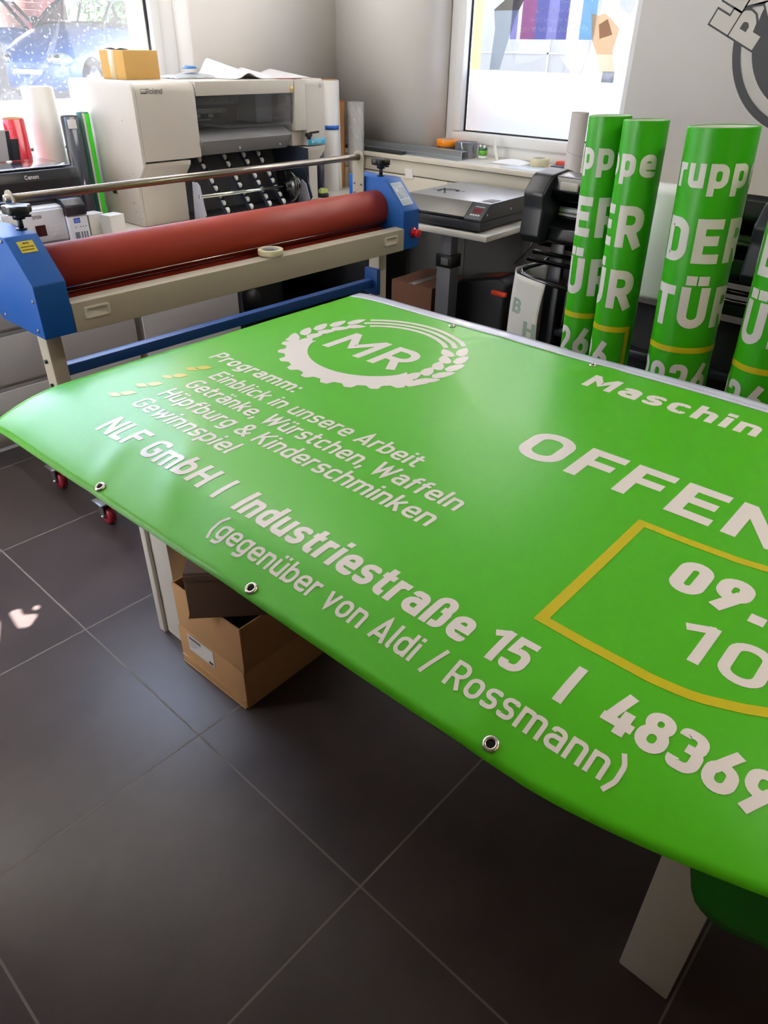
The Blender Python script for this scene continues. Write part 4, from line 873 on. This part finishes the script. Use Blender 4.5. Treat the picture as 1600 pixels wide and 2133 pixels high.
b=MB(); b.shell(paper,[i/40 for i in range(41)],[i/12 for i in range(13)],.0006); tag(obj('paper_sheet',b,mat('white_paper','dfdde2',.6,var=.01)),'large loose sheet of white paper buckled up on top of the film printer','paper')
b=MB(); b.shell(lambda u,v:(2.93+.16*u,3.435+.10*v,1.3935),[0,.5,1],[0,.5,1],.0008); tag(obj('red_folder',b,mat('dark_red_card','8b1f26',.5)),'dark red card peeping out under the white paper on the film printer','card')

# ================================================================= media rolls between the film printer and the corner
def roll(name,label,x,y,z0,h,r,m,cat='roll',lean=(0,0),core=None,inner=None,seg=36,wall=.004):
    t=thing(name,label,cat,(x,y,z0),0,None,rot=(lean[1],lean[0],0))
    b=MB(); ri=r-wall; b.lathe([(r,0),(r,h),(ri,h),(ri,0),(r,0)],seg=seg); obj('rolled_sheet',b,m,t,local=True)
    if core:
        b=MB(); b.lathe([(ri*.98,.002),(ri*.98,h+.004),(ri*.80,h+.004),(ri*.80,.002),(ri*.98,.002)],seg=24); obj('core',b,core,t,local=True)
    return t
kraft=mat('kraft_core','b88a55',.7); w_vinyl=mat('white_vinyl','dcdad6',.35,var=.01); navy_v=mat('navy_vinyl','20263d',.3); brown_v=mat('brown_paper_roll','a5703a',.6); 
roll('media_roll','slim dark navy vinyl roll just right of the film printer',3.36,3.60,.751,.47,.026,navy_v)
wr_=roll('media_roll','tall white vinyl roll with a blue band standing right of the film printer',3.540,3.68,.751,.62,.052,w_vinyl,core=kraft)
b=MB(); b.lathe([(.0525,.355),(.0545,.355),(.0545,.378),(.0525,.378),(.0525,.355)],seg=36); obj('blue_band',b,mat('blue_rubber_band','1f5fc4',.4),wr_,local=True)
b=MB(); b.shell(lambda u,v:((.053+.012*v*(1-u*.9))*math.cos(-1.2+.5*v),(.053+.012*v*(1-u*.9))*math.sin(-1.2+.5*v),.001+.618*u),[i/8 for i in range(9)],[i/4 for i in range(5)],.0006); obj('loose_edge',b,w_vinyl,wr_,local=True)
roll('media_roll','brown roll with a red rim between the two white rolls',3.665,3.73,.751,.50,.034,brown_v,core=mat('red_core','b8202c',.6))
pl=thing('media_roll','white roll wrapped in clear crinkled plastic in the corner','roll',(3.745,3.66,.751))
b=MB(); b.lathe([(.050,0),(.050,.465),(.040,.468),(.02,.468)],seg=36); obj('rolled_sheet',b,w_vinyl,pl,local=True)
b=MB(); b.grid(lambda a,h:((.0525+.003*math.sin(9*a+60*h)*math.sin(40*h+2*a))*math.cos(a),(.0525+.003*math.sin(9*a+60*h)*math.sin(40*h+2*a))*math.sin(a),h),[2*PI*k/60 for k in range(61)],[.001+.499*k/60 for k in range(61)]); obj('plastic_wrap',b,film_mat('clear_wrap','f4f5f6',.62,.3,.12,.15),pl,local=True,ang=60)
t=thing('clip_holder','black clip with a yellow-green lid at the foot of the navy roll','clip',(3.318,3.535,.751))
b=MB(); b.lathe([(0,0),(.036,0),(.037,.014),(.030,.02),(0,.02)],seg=24); obj('clip_base',b,blackpl,t,local=True)
b=MB(); b.prism(rounded([(-.030,.02),(.030,.02),(.034,.045),(-.012,.052),(-.028,.038)],.006,3),'y',-.012,.012,.002); obj('clip_lid',b,mat('yellow_green_plastic','c6d678',.4),t,local=True)
# ================================================================= left of the film printer
roll('media_roll','glossy red film roll with a cardboard core by the shop window',1.640,3.87,.751,.485,.050,mat('red_gloss_film','cc0f2c',.18,coat=.5),lean=(R(0),0),core=kraft)
roll('media_roll','pink-red film roll at the left edge of the picture',1.535,3.92,.751,.50,.046,mat('pink_film','e0566e',.3,coat=.3),core=kraft)
roll('media_roll','thick tall white roll standing in front of the shop window',1.832,3.965,.751,.605,.075,w_vinyl,core=w_vinyl)
dr=roll('media_roll','dark blue-black glossy film roll with a white sticker by the shop window',1.906,3.838,.751,.485,.044,mat('dark_gloss_film','2c3442',.15,coat=.6),core=blackpl)
b=MB(); b.grid(lambda a,h:(.0448*math.cos(a),.0448*math.sin(a),h),[-2.35+.95*k/10 for k in range(11)],[.435,.475]); obj('sticker',b,label_m,dr,local=True)
t=thing('media_roll','narrow white roll with a bright green strip beside the film printer','roll',(1.981,3.85,.751),0)
b=MB(); b.lathe([(.030,0),(.030,.50),(.012,.50),(.012,0),(.030,0)],seg=28); obj('rolled_sheet',b,mat('dark_green_film','2e6a58',.3),t,local=True)
b=MB(); b.box(-.006,-.036,0,.018,-.0305,.495,.001); obj('strip_edge',b,mat('fluorescent_green','3fe02c',.5),t,local=True); b=MB(); b.box(-.017,-.036,0,-.0065,-.0305,.497,.001); obj('white_edge',b,w_vinyl,t,local=True)
# black office printer at the back
blk=mat('black_printer_plastic','1d2027',.3,var=.02); blk2=mat('black_matt_panel','14161c',.5)
t=thing('inkjet_printer','black office printer with a glossy top behind the white tank printer','printer',(1.45,3.68,.751))
b=MB(); b.prism(rounded([(3.49,.752),(3.49,.936),(3.475,1.02),(3.485,1.062),(3.79,1.066),(3.79,.752)],[.006,.006,.012,.006,.01,.006],3),'x',1.27,1.715,.006); bd=obj('printer_body',b,blk,t)
b=MB(); b.prism([(3.476,.975),(3.470,.975),(3.4695,1.022),(3.4755,1.022)],'x',1.335,1.668); b.box(1.30,3.4885,.938,1.69,3.4905,.97,.0); obj('front_panel',b,blk2,bd)
b=MB(); f=plane((1.515,3.4763,1.030),(1,0,0),(0,.1,1)); text(b,'Canon',f,-.05,.0,.017,.064,.2,.06,0); obj('brand_lettering',b,label_m,bd)
b=MB(); b.box(1.50,3.455,.944,1.575,3.474,.952,.002); obj('catch',b,mat('bright_trim','e8eaee',.25),bd)
b=MB(); b.box(1.285,3.50,1.0655,1.70,3.785,1.073,.003); obj('lid',b,mat('glossy_black_lid','4a4e58',.10,spec=1,coat=1),t)
b=MB(); b.prism([(3.775,1.0735),(3.745,1.20),(3.737,1.20),(3.767,1.0735)],'x',1.37,1.555,.001); b.prism([(3.775,1.0735),(3.75,1.165),(3.742,1.165),(3.765,1.0735)],'x',1.555,1.59,.001); obj('paper_support',b,mat('grey_support','3a3e46',.4),t)
b=MB(); b.prism([(3.765,1.0735),(3.733,1.205),(3.7315,1.205),(3.7635,1.0735)],'x',1.33,1.535); tag(obj('paper_sheet',b,MATS['white_paper']),'white paper standing in the feeder of the black office printer','paper')
# white ink tank printer in front of it
whp=mat('white_printer_plastic','cfd2dc',.38,var=.01)
t=thing('tank_printer','white ink tank printer with small screen and ink windows, in front of the black one','printer',(1.45,3.45,.751))
b=MB(); b.prism(rounded([(3.36,.753),(3.350,.80),(3.350,.842),(3.356,.905),(3.43,.915),(3.465,.915),(3.465,.753)],[.01,.004,.01,.01,.01,.01,.01],3),'x',1.235,1.525,.004); bd=obj('printer_body',b,whp,t)
b=MB(); b.box(1.235,3.395,.912,1.62,3.466,.934,.006); obj('scanner_lid',b,blk,t)
b=MB(); b.prism(rounded([(3.325,.753),(3.325,.868),(3.43,.880),(3.465,.880),(3.465,.753)],[.006,.012,.01,.01,.006],3),'x',1.527,1.618,.004); tk=obj('ink_tank',b,whp,t)
b=MB(); b.prism(rounded([(3.322,.8685),(3.325,.905),(3.36,.925),(3.465,.925),(3.465,.8805),(3.44,.8805)],[.004,.01,.02,.01,.004,.004],3),'x',1.5255,1.6195,.004); obj('tank_cap',b,blk,tk)
b=MB(); f=plane((1.527,3.3243,.753),(1,0,0),(0,0,1))
for q in ([(.020,.018),(.042,.018),(.042,.058),(.020,.058)],[(.048,.018),(.056,.018),(.056,.058),(.048,.058)],[(.061,.018),(.069,.018),(.069,.058),(.061,.058)],[(.074,.018),(.081,.018),(.081,.058),(.074,.058)]): flat(b,q,f,0)
for x in (.028,.050,.063,.076): flat(b,[(x,.074),(x+.004,.074),(x+.004,.078),(x,.078)],f,1)
flat(b,[(.025,.090),(.055,.090),(.055,.108),(.025,.108)],f,2); f2=plane((1.527,3.3238,.753),(1,0,0),(0,0,1)); 
for z in (.100,.094): flat(b,[(.029,z),(.051,z),(.051,z+.003),(.029,z+.003)],f2,3)
obj('ink_windows',b,[mat('smoky_ink_window','5e6673',.25),blackpl,mat('blue_label','1b3fae',.4),mat('pale_blue_print','8fa6e0',.4)],tk)
# upright control panel
b=MB(); b.prism(rounded([(3.342,.790),(3.346,.898),(3.356,.898),(3.356,.790)],.002,2),'x',1.25,1.523,.001)
g=lambda s,t,o=.0:Vector((1.352+s,3.3415+.004*t/.108-o,.79+t)); flat(b,[(.030,.022),(.076,.022),(.076,.060),(.030,.060)],lambda s,t:g(s,t,.0006),1)
for i in range(4):
    for j in range(3):
        cx,cy=.096+.013*i,.024+.0145*j
        b.poly([g(cx+.0048*math.cos(a),cy+.0052*math.sin(a),.0006) for a in [2*PI*k/14 for k in range(14)]],2); flat(b,[(cx-.001,cy-.001),(cx+.001,cy-.001),(cx+.001,cy+.001),(cx-.001,cy+.001)],lambda s,t:g(s,t,.0010),3)
text(b,'EPSON',lambda s,t:g(s,t,.0008),.028,.083,.0115,.040,.17,.1,3); obj('control_panel',b,[whp,mat('dark_red_screen','3a1a1e',.2),mat('button_white','dcdde4',.4),ink2],t)
b=MB(); b.box(1.29,3.28,.7545,1.515,3.34,.785,.004); obj('paper_tray',b,blk2,t)
b=MB(); b.box(1.30,3.265,.7515,1.52,3.36,.7540,.001); b.box(1.42,3.24,.7520,1.48,3.27,.7575,.002); obj('tray_lip',b,whp,t)
t.scale=(1,1,1.19); t.location.x+=.012; t.location.y-=.022
for (x,y,r_,lab) in ((1.742,3.515,-9,'small white box standing behind another one beside the film printer'),(1.800,3.420,-7,'small white box in front of another one beside the film printer')):
    t=thing('white_box',lab,'box',(x,y,.751),R(r_+16),'small white boxes beside the film printer')
    b=MB(); b.box(0,0,0,.085,.075,.092,.0015); obj('box_body',b,mat('white_card_box','dedcd8',.6),t,local=True)
    b=MB(); b.box(-.0008,-.0008,.0915,.0858,.0758,.0932,.0006); obj('lid',b,MATS['white_card_box'],t,local=True)
# ================================================================= things on the ledge under the right window
Z=.9725
alu_p=mat('brushed_aluminium','aeb4b8',.35,metal=.85,var=.03)
b=MB(); b.prism([(3.835,Z),(3.935,Z),(3.935,Z+.004),(3.875,Z+.004),(3.875,Z+.044),(3.925,Z+.044),(3.925,Z+.048),(3.868,Z+.048),(3.868,Z+.02),(3.855,Z+.016),(3.855,Z+.004),(3.835,Z+.004)],'y',2.885,4.02,.0); tag(obj('aluminium_profile',b,alu_p),'long aluminium profile lying on the ledge, running into the corner','profile')
b=MB(); b.box(3.785,3.30,Z,3.835,4.03,Z+.018,.002); tag(obj('dark_strip',b,mat('dark_strip_plastic','26282b',.4)),'dark strip lying along the ledge in front of the aluminium profile','strip')
def tape(name,label,x,y,z,r,ri,h,m,mc,seg=40):
    t=thing(name,label,'tape',(x,y,z)); b=MB(); b.lathe([(ri,0),(r-.001,0),(r,.001),(r,h-.001),(r-.001,h),(ri,h),(ri,0)],seg=seg); obj('tape_winding',b,m,t,local=True)
    b=MB(); b.lathe([(ri-.0005,.0008),(ri-.0005,h-.0008),(ri-.003,h-.0008),(ri-.003,.0008),(ri-.0005,.0008)],seg=32); obj('core',b,mc,t,local=True); return t
tape('tape_roll','black roll of tape under the orange one on the window ledge',4.045,3.125,Z,.072,.04,.050,mat('dark_grey_tape','3b3a3a',.35),core_grey)
tape('tape_roll','orange roll of tape on top of a black one on the window ledge',4.043,3.128,Z+.0505,.073,.04,.036,mat('orange_tape','f08a10',.35),core_grey)
t=tape('tape_roll','dark blue tape rolls shrink-wrapped in clear plastic beside the orange roll',4.02,2.965,Z,.068,.036,.085,mat('navy_tape','1d2336',.3),core_grey)
b=MB(); b.grid(lambda a,h:((.0705+.0022*math.sin(7*a+50*h))*math.cos(a),(.0705+.0022*math.sin(7*a+50*h))*math.sin(a),h),[2*PI*k/48 for k in range(49)],[.001+.088*k/14 for k in range(15)]); obj('plastic_wrap',b,film_mat('tape_wrap','e8ebf0',.80,.2,.16,.1),t,local=True,ang=60)
# toy frog
fg=thing('toy_frog','small green toy frog with big white eyes on the window ledge','toy',(4.035,2.845,Z))
b=MB(); b.lathe([(0,0),(.022,0),(.027,.006),(.027,.016),(.020,.020),(0,.021)],seg=26); obj('stand',b,mat('white_toy_plastic','e9e9ea',.35),fg,local=True)
b=MB(); b.ball((0,0,.038),(.030,.029,.024)); obj('body',b,mat('light_green_toy','5da82e',.4),fg,local=True)
b=MB(); b.ball((.0,0,.054),(.029,.028,.015)); b.ball((-.006,.016,.064),(.012,.012,.011)); b.ball((-.006,-.016,.064),(.012,.012,.011)); obj('head',b,mat('dark_green_toy','2c5a35',.4),fg,local=True)
for s in (-1,1):
    b=MB(); b.ball((-.010,.016*s,.0685),(.0105,.0105,.0105)); e=obj('eye',b,MATS['white_toy_plastic'],fg,local=True)
    b=MB(); b.ball((-.0195,.0145*s,.0690),(.0025,.0035,.0035)); obj('pupil',b,blackk,e,local=True)
# torn film backing and crumpled paper
scrap=mat('white_backing_paper','f1f1ee',.5,var=.01)
def strip(u,v):
    s=u; y=2.795-.06*s; z=Z+.125*(1-s)**1.6+.002; x=4.07-.03*s; w=.012+.040*math.sin(PI*min(1,s*1.0))
    return (x+(v-.5)*w*.5,y+(v-.5)*w,z+(v-.5)*w*.7*(1-s)+.012*s*(1-s))
b=MB(); b.shell(strip,[i/20 for i in range(21)],[i/5 for i in range(6)],.0008); tag(obj('backing_strip',b,scrap),'torn white strip standing up from the window ledge','scrap')
g=crumple(.16,.22,.022,5,.018,10)
b=MB(); b.shell(g,[i/18 for i in range(19)],[i/18 for i in range(19)],.0008); o=obj('crumpled_paper',b,scrap,None,local=True,ang=20); o.location=(4.00,2.60,Z+.001); tag(o,'crumpled white paper lying on the sunny window ledge','paper')
b=MB(); b.box(3.80,2.14,Z,3.99,2.56,Z+.0015); tag(obj('paper_sheet',b,mat('blue_white_sheet','dfe4ea',.45)),'white sheet of paper flat under the masking tape on the ledge','paper')
tape('masking_tape','cream roll of masking tape on the window ledge beside the white tube',4.035,2.435,Z+.0,.056,.036,.042,tape_cream,core_grey)
b=MB(); b.box(4.09,2.26,Z,4.14,2.36,Z+.028,.006); tag(obj('red_box',b,mat('red_plastic','c43a2c',.4)),'small red box on the ledge just left of the white tube','box')
b=MB(); b.box(3.995,2.255,Z,4.06,2.335,Z+.016,.005); tag(obj('dark_gadget',b,mat('dark_blue_plastic','26384e',.35)),'small dark blue gadget on the ledge beside the masking tape','gadget')
b=MB(); b.prism([(-.036,0),(.030,0),(.036,.058),(-.026,.060)],'x',0,.0012); o=obj('paper_tag',b,label_m,None,local=True); o.location=(3.7932,3.235,.842); o.rotation_euler=(0,0,0)
tag(o,'white paper tag stuck to the cream panelling above the heat press','tag')

# ================================================================= heat press on its table
tb=thing('press_table','small white table on a grey column leg under the heat press','table',(3.135,2.145,0),R(3))
b=MB(); b.box(0,0,.722,.62,.75,.75,.003); obj('tabletop',b,white_lam,tb,local=True)
b=MB(); b.box(.05,.245,.40,.115,.315,.722,.003); b.box(.04,.235,0,.125,.325,.56,.003); cl=obj('column_leg',b,mat('grey_column','75767c',.4,metal=.4),tb,local=True)
b=MB(); b.box(.034,.228,.545,.131,.331,.612,.004); cm=obj('clamp',b,blackk,cl,local=True)
b=MB(); b.box(.0325,.250,.560,.0345,.295,.598,.001); obj('clamp_plate',b,mat('grey_plate','6c6d70',.4),cm,local=True)
b=MB(); b.box(.0,.18,.0,.15,.345,.03,.004); obj('foot',b,mat('grey_column','75767c',.4),tb,local=True)
pr_dark=mat('dark_grey_press_base','2c2d30',.42); pr_lid=mat('grey_metallic_lid','a9aaab',.34,metal=.6,var=.02,scale=4); pr_front=mat('grey_lid_front','6a6863',.38,metal=.4)
hp_=thing('heat_press','flat grey heat press with a red display on the small white table','machine',(3.158,2.205,.75),R(4))
b=MB(); b.box(0,0,.012,.60,.52,.055,.006); base=obj('press_base',b,pr_dark,hp_,local=True)
for x,y in ((.04,.04),(.56,.04),(.04,.48),(.56,.48)):
    b=MB(); b.cyl((x,y,.0005),(x,y,.0125),.016,.018,seg=16); obj('rubber_foot',b,tyre,base,local=True)
# lid: sloped front towards the room (-x), flat top
lp=[(.0,.055),(.0,.068),(.085,.130),(.60,.130),(.60,.055)]
b=MB(); b.prism(lp,'y',.0,.105,.003); cb_=obj('control_box',b,mat('black_grey_press','37383b',.4),hp_,local=True)
b=MB(); b.prism([(.015,.058),(.010,.070),(.085,.132),(.60,.132),(.60,.058)],'y',.107,.52,.003); lid=obj('lid',b,pr_front,hp_,local=True)
b=MB(); b.box(.092,.0,.1305,.597,.519,.1335,.001); lt_=obj('top_plate',b,pr_lid,hp_,local=True)
e=Vector((.085,0,.062)).normalized(); nrm=Vector((-e.z,0,e.x))
f=lambda s,t,o=.001:Vector((0,.0,.068))+e*t+Vector((0,.105-s,0))+nrm*o
b=MB(); flat(b,[(.030,.040),(.080,.040),(.080,.070),(.030,.070)],f,0); flat(b,[(.030,.080),(.088,.080),(.088,.084),(.030,.084)],f,1)
for k in range(4): flat(b,[(.026+.015*k,.022),(.037+.015*k,.022),(.037+.015*k,.031),(.026+.015*k,.031)],f,1)
obj('display',b,[mat('dark_red_display','6a1218',.2),mat('white_panel_print','c9c9cb',.4)],cb_,local=True)
b=MB(); b.box(.12,.012,.1338,.21,.075,.1345); obj('type_plate',b,mat('grey_plate_print','6f7073',.4),lt_,local=True)
# black openwork emblem on the top plate
b=MB(); fq=lambda s,t:Vector((.279+.95*t,.392-.72*s,.1341))
ribbon(b,[(.075*math.cos(a),.055*math.sin(a)) for a in [2*PI*k/40 for k in range(28)]],False,.024,fq,0,.02)
for p,q in (((-.10,-.02),(.10,.03)),((-.08,.05),(.03,-.07)),((-.09,.02),(.06,.06))): ribbon(b,[p,q],False,.012,fq,0,.05)
for c0 in ((-.11,-.022),(.11,.033),(-.085,.058),(.033,-.078)): b.poly([fq(c0[0]+.011*math.cos(a),c0[1]+.011*math.sin(a)) for a in [2*PI*k/14 for k in range(14)]],0)
obj('emblem',b,ink,lt_,local=True)
b=MB()
for x in (.06,.30,.52): b.cyl((x,-.001,.085),(x,.003,.085),.006,seg=12)
obj('screws',b,alu,cb_,local=True)
b=MB(); b.cyl((.012,.40,.057),(-.018,.40,.060),.008,seg=12); obj('latch',b,alu,hp_,local=True)
# under the press table
t=thing('cardboard_box','dim brown cardboard box on the floor under the heat press table','box',(3.20,2.53,0),R(2))
b=MB(); b.box(0,0,0,.36,.30,.40,.005); obj('carton_body',b,mat('dull_brown_cardboard','64402f',.85,var=.06),t,local=True); b=MB(); b.box(.0,.12,.3995,.36,.17,.4012); obj('parcel_tape',b,mat('grey_parcel_tape','7d7673',.3),t,local=True)
t=thing('waste_bin','black plastic bin with orange-red handle on the floor by the heat press table','bin',(3.42,2.3,0))
b=MB(); b.prism(rounded([(2.12,0),(2.47,0),(2.48,.39),(2.43,.455),(2.17,.505),(2.115,.480)],[.02,.02,.05,.05,.05,.03],5),'x',3.32,3.52,.025,seg=3); bb=obj('bin_body',b,mat('black_bin_plastic','16161a',.45,var=.02),t)
b=MB(); b.box(3.303,2.105,.415,3.325,2.20,.440,.006); obj('handle',b,mat('orange_red_handle','e8421c',.4),bb); b=MB(); b.prism([(2.19,.5015),(2.30,.4805),(2.30,.4820),(2.19,.5030)],'x',3.37,3.47); obj('lid_label',b,mat('rust_red_label','8a3020',.5),bb)
b=MB(); b.tube([(3.42,2.02,.012),(3.40,2.01,.15),(3.36,2.0,.30),(3.44,1.96,.33),(3.5,1.90,.20),(3.46,1.88,.012)],.006,8); tag(obj('cable',b,mat('grey_cable','7d7a74',.5)),'looped grey cable hanging between the black bin and the cutting plotter','cable')

# ================================================================= cutting plotter on a stand
cblack=mat('black_plotter_plastic','1a1c22',.36,var=.02); cgl=mat('black_plotter_gloss','0d0e11',.22,coat=.3)
K=thing('cutting_plotter','black cutting plotter on a stand between the heat press and the green rolls','machine',(2.95,1.2,0))
cp_=rounded([(3.06,.85),(3.06,1.10),(2.96,1.128),(2.84,1.118),(2.775,1.05),(2.785,.99),(2.775,.88),(2.80,.848)],[.02,.03,.05,.05,.03,.06,.02,.02],5)
for y0,y1 in ((1.635,1.735),(.60,.80)):
    b=MB(); b.prism(cp_,'y',y0,y1,.010,seg=3); obj('end_cap',b,cblack,K)
b=MB(); b.prism(rounded([(3.05,1.02),(3.05,1.098),(2.94,1.122),(2.86,1.112),(2.83,1.06),(2.86,1.02)],.015,3),'y',.80,1.635,.002); obj('top_cover',b,cgl,K)
b=MB(); b.prism(rounded([(3.05,.85),(3.05,.95),(2.90,.95),(2.845,.915),(2.83,.865),(2.85,.85)],.015,3),'y',.80,1.635,.002); b.box(3.02,.80,.95,3.05,1.635,1.02); obj('lower_apron',b,cgl,K)
b=MB(); b.cyl((2.93,.80,.975),(2.93,1.635,.975),.012,seg=14); b.box(2.915,.80,.952,2.96,1.635,.962,.002); obj('grit_roller',b,silver,K)
b=MB(); g=plane((2.8395,1.600,1.062),(0,-1,0),(.0,0,1)); b.box(2.826,1.515,1.066,2.838,1.595,1.096,.002); obj('type_label',b,mat('grey_beige_label','a59f97',.4),K)
for y in (1.60,.70):
    b=MB(); b.box(2.885,y-.035,.05,2.965,y+.035,.85,.006); lg=obj('leg',b,cblack,K)
    b=MB(); b.box(2.62,y-.03,.0,3.22,y+.03,.05,.01); obj('foot',b,cblack,lg)
b=MB(); b.shell(lambda u,v:(3.02-.06*math.sin(PI*v),.45+1.12*u,.64-.6*v),[i/8 for i in range(9)],[i/10 for i in range(11)],.002); obj('dark_gap_sheet',b,mat('matt_black_sheet','17181b',.8),K)  # black sheet added to fill the dark gap between the stand legs
b=MB(); b.box(2.90,.735,.70,2.945,1.565,.745,.004); b.box(2.90,.735,.44,2.945,1.565,.47,.004); obj('cross_beam',b,cblack,K)
for z,x in ((.80,2.86),(.775,2.82),(.83,2.90)):
    b=MB(); b.cyl((x,.62,z),(x,1.70,z),.010,seg=14); obj('media_roller',b,mat('black_chrome','3c3e42',.12,metal=1),K)
# basket hoop reaching out past the left end
b=MB(); pth=[(2.84,1.40,.672),(2.84,1.69,.690),(2.845,1.735,.697),(2.87,1.757,.705),(2.90,1.742,.72),(2.92,1.68,.745),(2.93,1.60,.80)]
b.tube([tuple(p) for p in pth],.0115,12); obj('basket_hoop',b,mat('black_enamel_tube','0f1013',.15,coat=.6),K)
b=MB(); b.tube([(2.84,1.72,.672),(2.85,1.66,.52),(2.86,1.70,.42),(2.85,1.66,.30)],.004,6); b.tube([(2.95,1.74,.85),(2.96,1.80,.76),(2.97,1.86,.70)],.004,6); obj('cord',b,blackk,K)
# printed fabric strip over the hoop
fab=mat('white_fabric','d6d3cf',.8,var=.03); fabp=mat('faded_green_letters','8fa392',.8,var=.04)
plan=[(2.968,1.68),(2.940,1.755),(2.860,1.787),(2.815,1.752),(2.810,1.68),(2.818,1.60)]
def fsheet(u,v):
    k=u*(len(plan)-1); i=min(int(k),len(plan)-2); w=k-i; x=plan[i][0]*(1-w)+plan[i+1][0]*w; y=plan[i][1]*(1-w)+plan[i+1][1]*w
    top=.735-.055*u; return (x+.012*math.sin(7*v+2*u),y+.010*v+.006*math.sin(9*v),top*(1-v)+.06*v)
b=MB(); b.shell(fsheet,[i/28 for i in range(29)],[i/24 for i in range(25)],.0008)
def fl(u0,v0,su): return lambda s,t:Vector(fsheet(min(1,max(0,u0+s*su)),min(1,max(0,v0-t))))+Vector((-.0022,-.0016,0))
text(b,'B',fl(.63,.26,2.2),0,0,.10,None,.2,.1,1); text(b,'T',fl(.63,.52,2.2),0,0,.10,None,.2,.1,1); text(b,'H',fl(.83,.40,2.2),0,0,.11,None,.2,.1,1)
tag(obj('fabric_strip',b,[fab,fabp],ang=60),'white printed fabric strip hanging over the plotter basket hoop','fabric')
# glossy white sheet hanging from the plotter
def wsheet(u,v):
    y=1.32-.42*u
    if v<.12: a=v/.12*PI/2; return (2.835+.035*math.cos(a)*0+.06*(1-math.sin(a)),y,1.132+.0-.012*(1-math.cos(a)))
    k=(v-.12)/.88; return (2.812-.012*math.sin(PI*k),y,1.120-.40*k)
b=MB(); b.shell(wsheet,[i/6 for i in range(7)],[i/30 for i in range(31)],.0008); tag(obj('vinyl_sheet',b,mat('gloss_white_vinyl','dfe2de',.28,var=.01)),'glossy white vinyl sheet hanging down the front of the cutting plotter','sheet')

# ================================================================= the green printed rolls and the white tube
t=thing('cardboard_tube','slim white tube standing behind the leftmost green roll','tube',(3.35,1.838,0))
b=MB(); b.lathe([(.039,0),(.039,1.31),(.036,1.31),(.036,0),(.039,0)],seg=32); obj('tube_wall',b,mat('grey_white_tube','bcb8b8',.5),t,local=True)
b=MB(); ribbon(b,[(k*.01-.09,.0) for k in range(19)],False,.0012,lambda s,z:(.0393*math.cos(3.6+s/.039),.0393*math.sin(3.6+s/.039),1.14+z-.25*s),0,.01); obj('seam',b,ink2,t,local=True)
rgreen=mat('green_roll_print','2f9c06',.36,spec=.5,var=.02,scale=4); rwhite=mat('white_roll_print','d9d3ce',.38,var=.01); ryel=mat('yellow_roll_print','b9ad12',.38,var=.01); rin=mat('white_roll_inside','cfcac6',.5)
def green_roll(label,x,y,r,lean,phase,h=1.37):
    t=thing('banner_roll',label,'banner roll',(x,y,0),0,'green printed banner rolls',rot=(-lean,0,0))
    b=MB(); seg=72
    b.lathe([(r,0),(r,h),(r-.004,h+.0015),(r-.010,h-.001),(r-.014,h-.004),(r-.018,h-.003),(r-.018,0),(r,0)],seg=seg,mis=[0,0,0,3,3,3,3])
    # outer loose edge: a slim second layer
    f0=math.atan2(-y,-x)
    b.grid(lambda a,z:((r+.0010)*math.cos(a),(r+.0010)*math.sin(a),z),[f0-2.0+k*.1 for k in range(34)],[0,h*.5,h-.001],0)
    rr=r+.0016; fn=lambda s,z:(rr*math.cos(f0+(s+phase)/r),rr*math.sin(f0+(s+phase)/r),z)
    lim=r*2.3
    cl=lambda a,c:-lim<a+phase and c+phase<lim
    for tx,z,cap,tr,wt,wid in (('gruppe',1.215,.088,.11,.21,None),('DER',1.004,.128,.13,.22,None),('TÜR',.804,.128,.13,.22,None),('2026',.580,.104,.15,.20,None)):
        sxx=1.13 if tx!='2026' else .95
        off={'gruppe':.006,'DER':-.004,'TÜR':-.003,'2026':-.055}[tx]
        text(b,tx,fn,off,z,cap,None,wt,tr,1,.008,True,sxx,clip=cl)
    ribbon(b,[(-lim*1.0-phase+.01*k,.731) for k in range(int((lim+phase+.012)/.01))]+[(.012,.731)],False,.019,fn,2,.008); ribbon(b,[(.0035,.7405),(.0035,.30)],False,.017,fn,2,.05)
    obj('rolled_sheet',b,[rgreen,rwhite,ryel,rin],t,local=True,ang=40); return t
green_roll('leftmost of the four green banner rolls, showing pp and ER',2.46,1.190,.068,.035,.090)
green_roll('second green banner roll from the left, showing pe and R',2.40,1.037,.069,.035,.050)
green_roll('third and thickest green banner roll, showing rupp and DE and TÜ',2.40,.772,.100,.054,.166)
green_roll('rightmost green banner roll, cut by the edge of the picture',2.40,.505,.100,.040,.075)
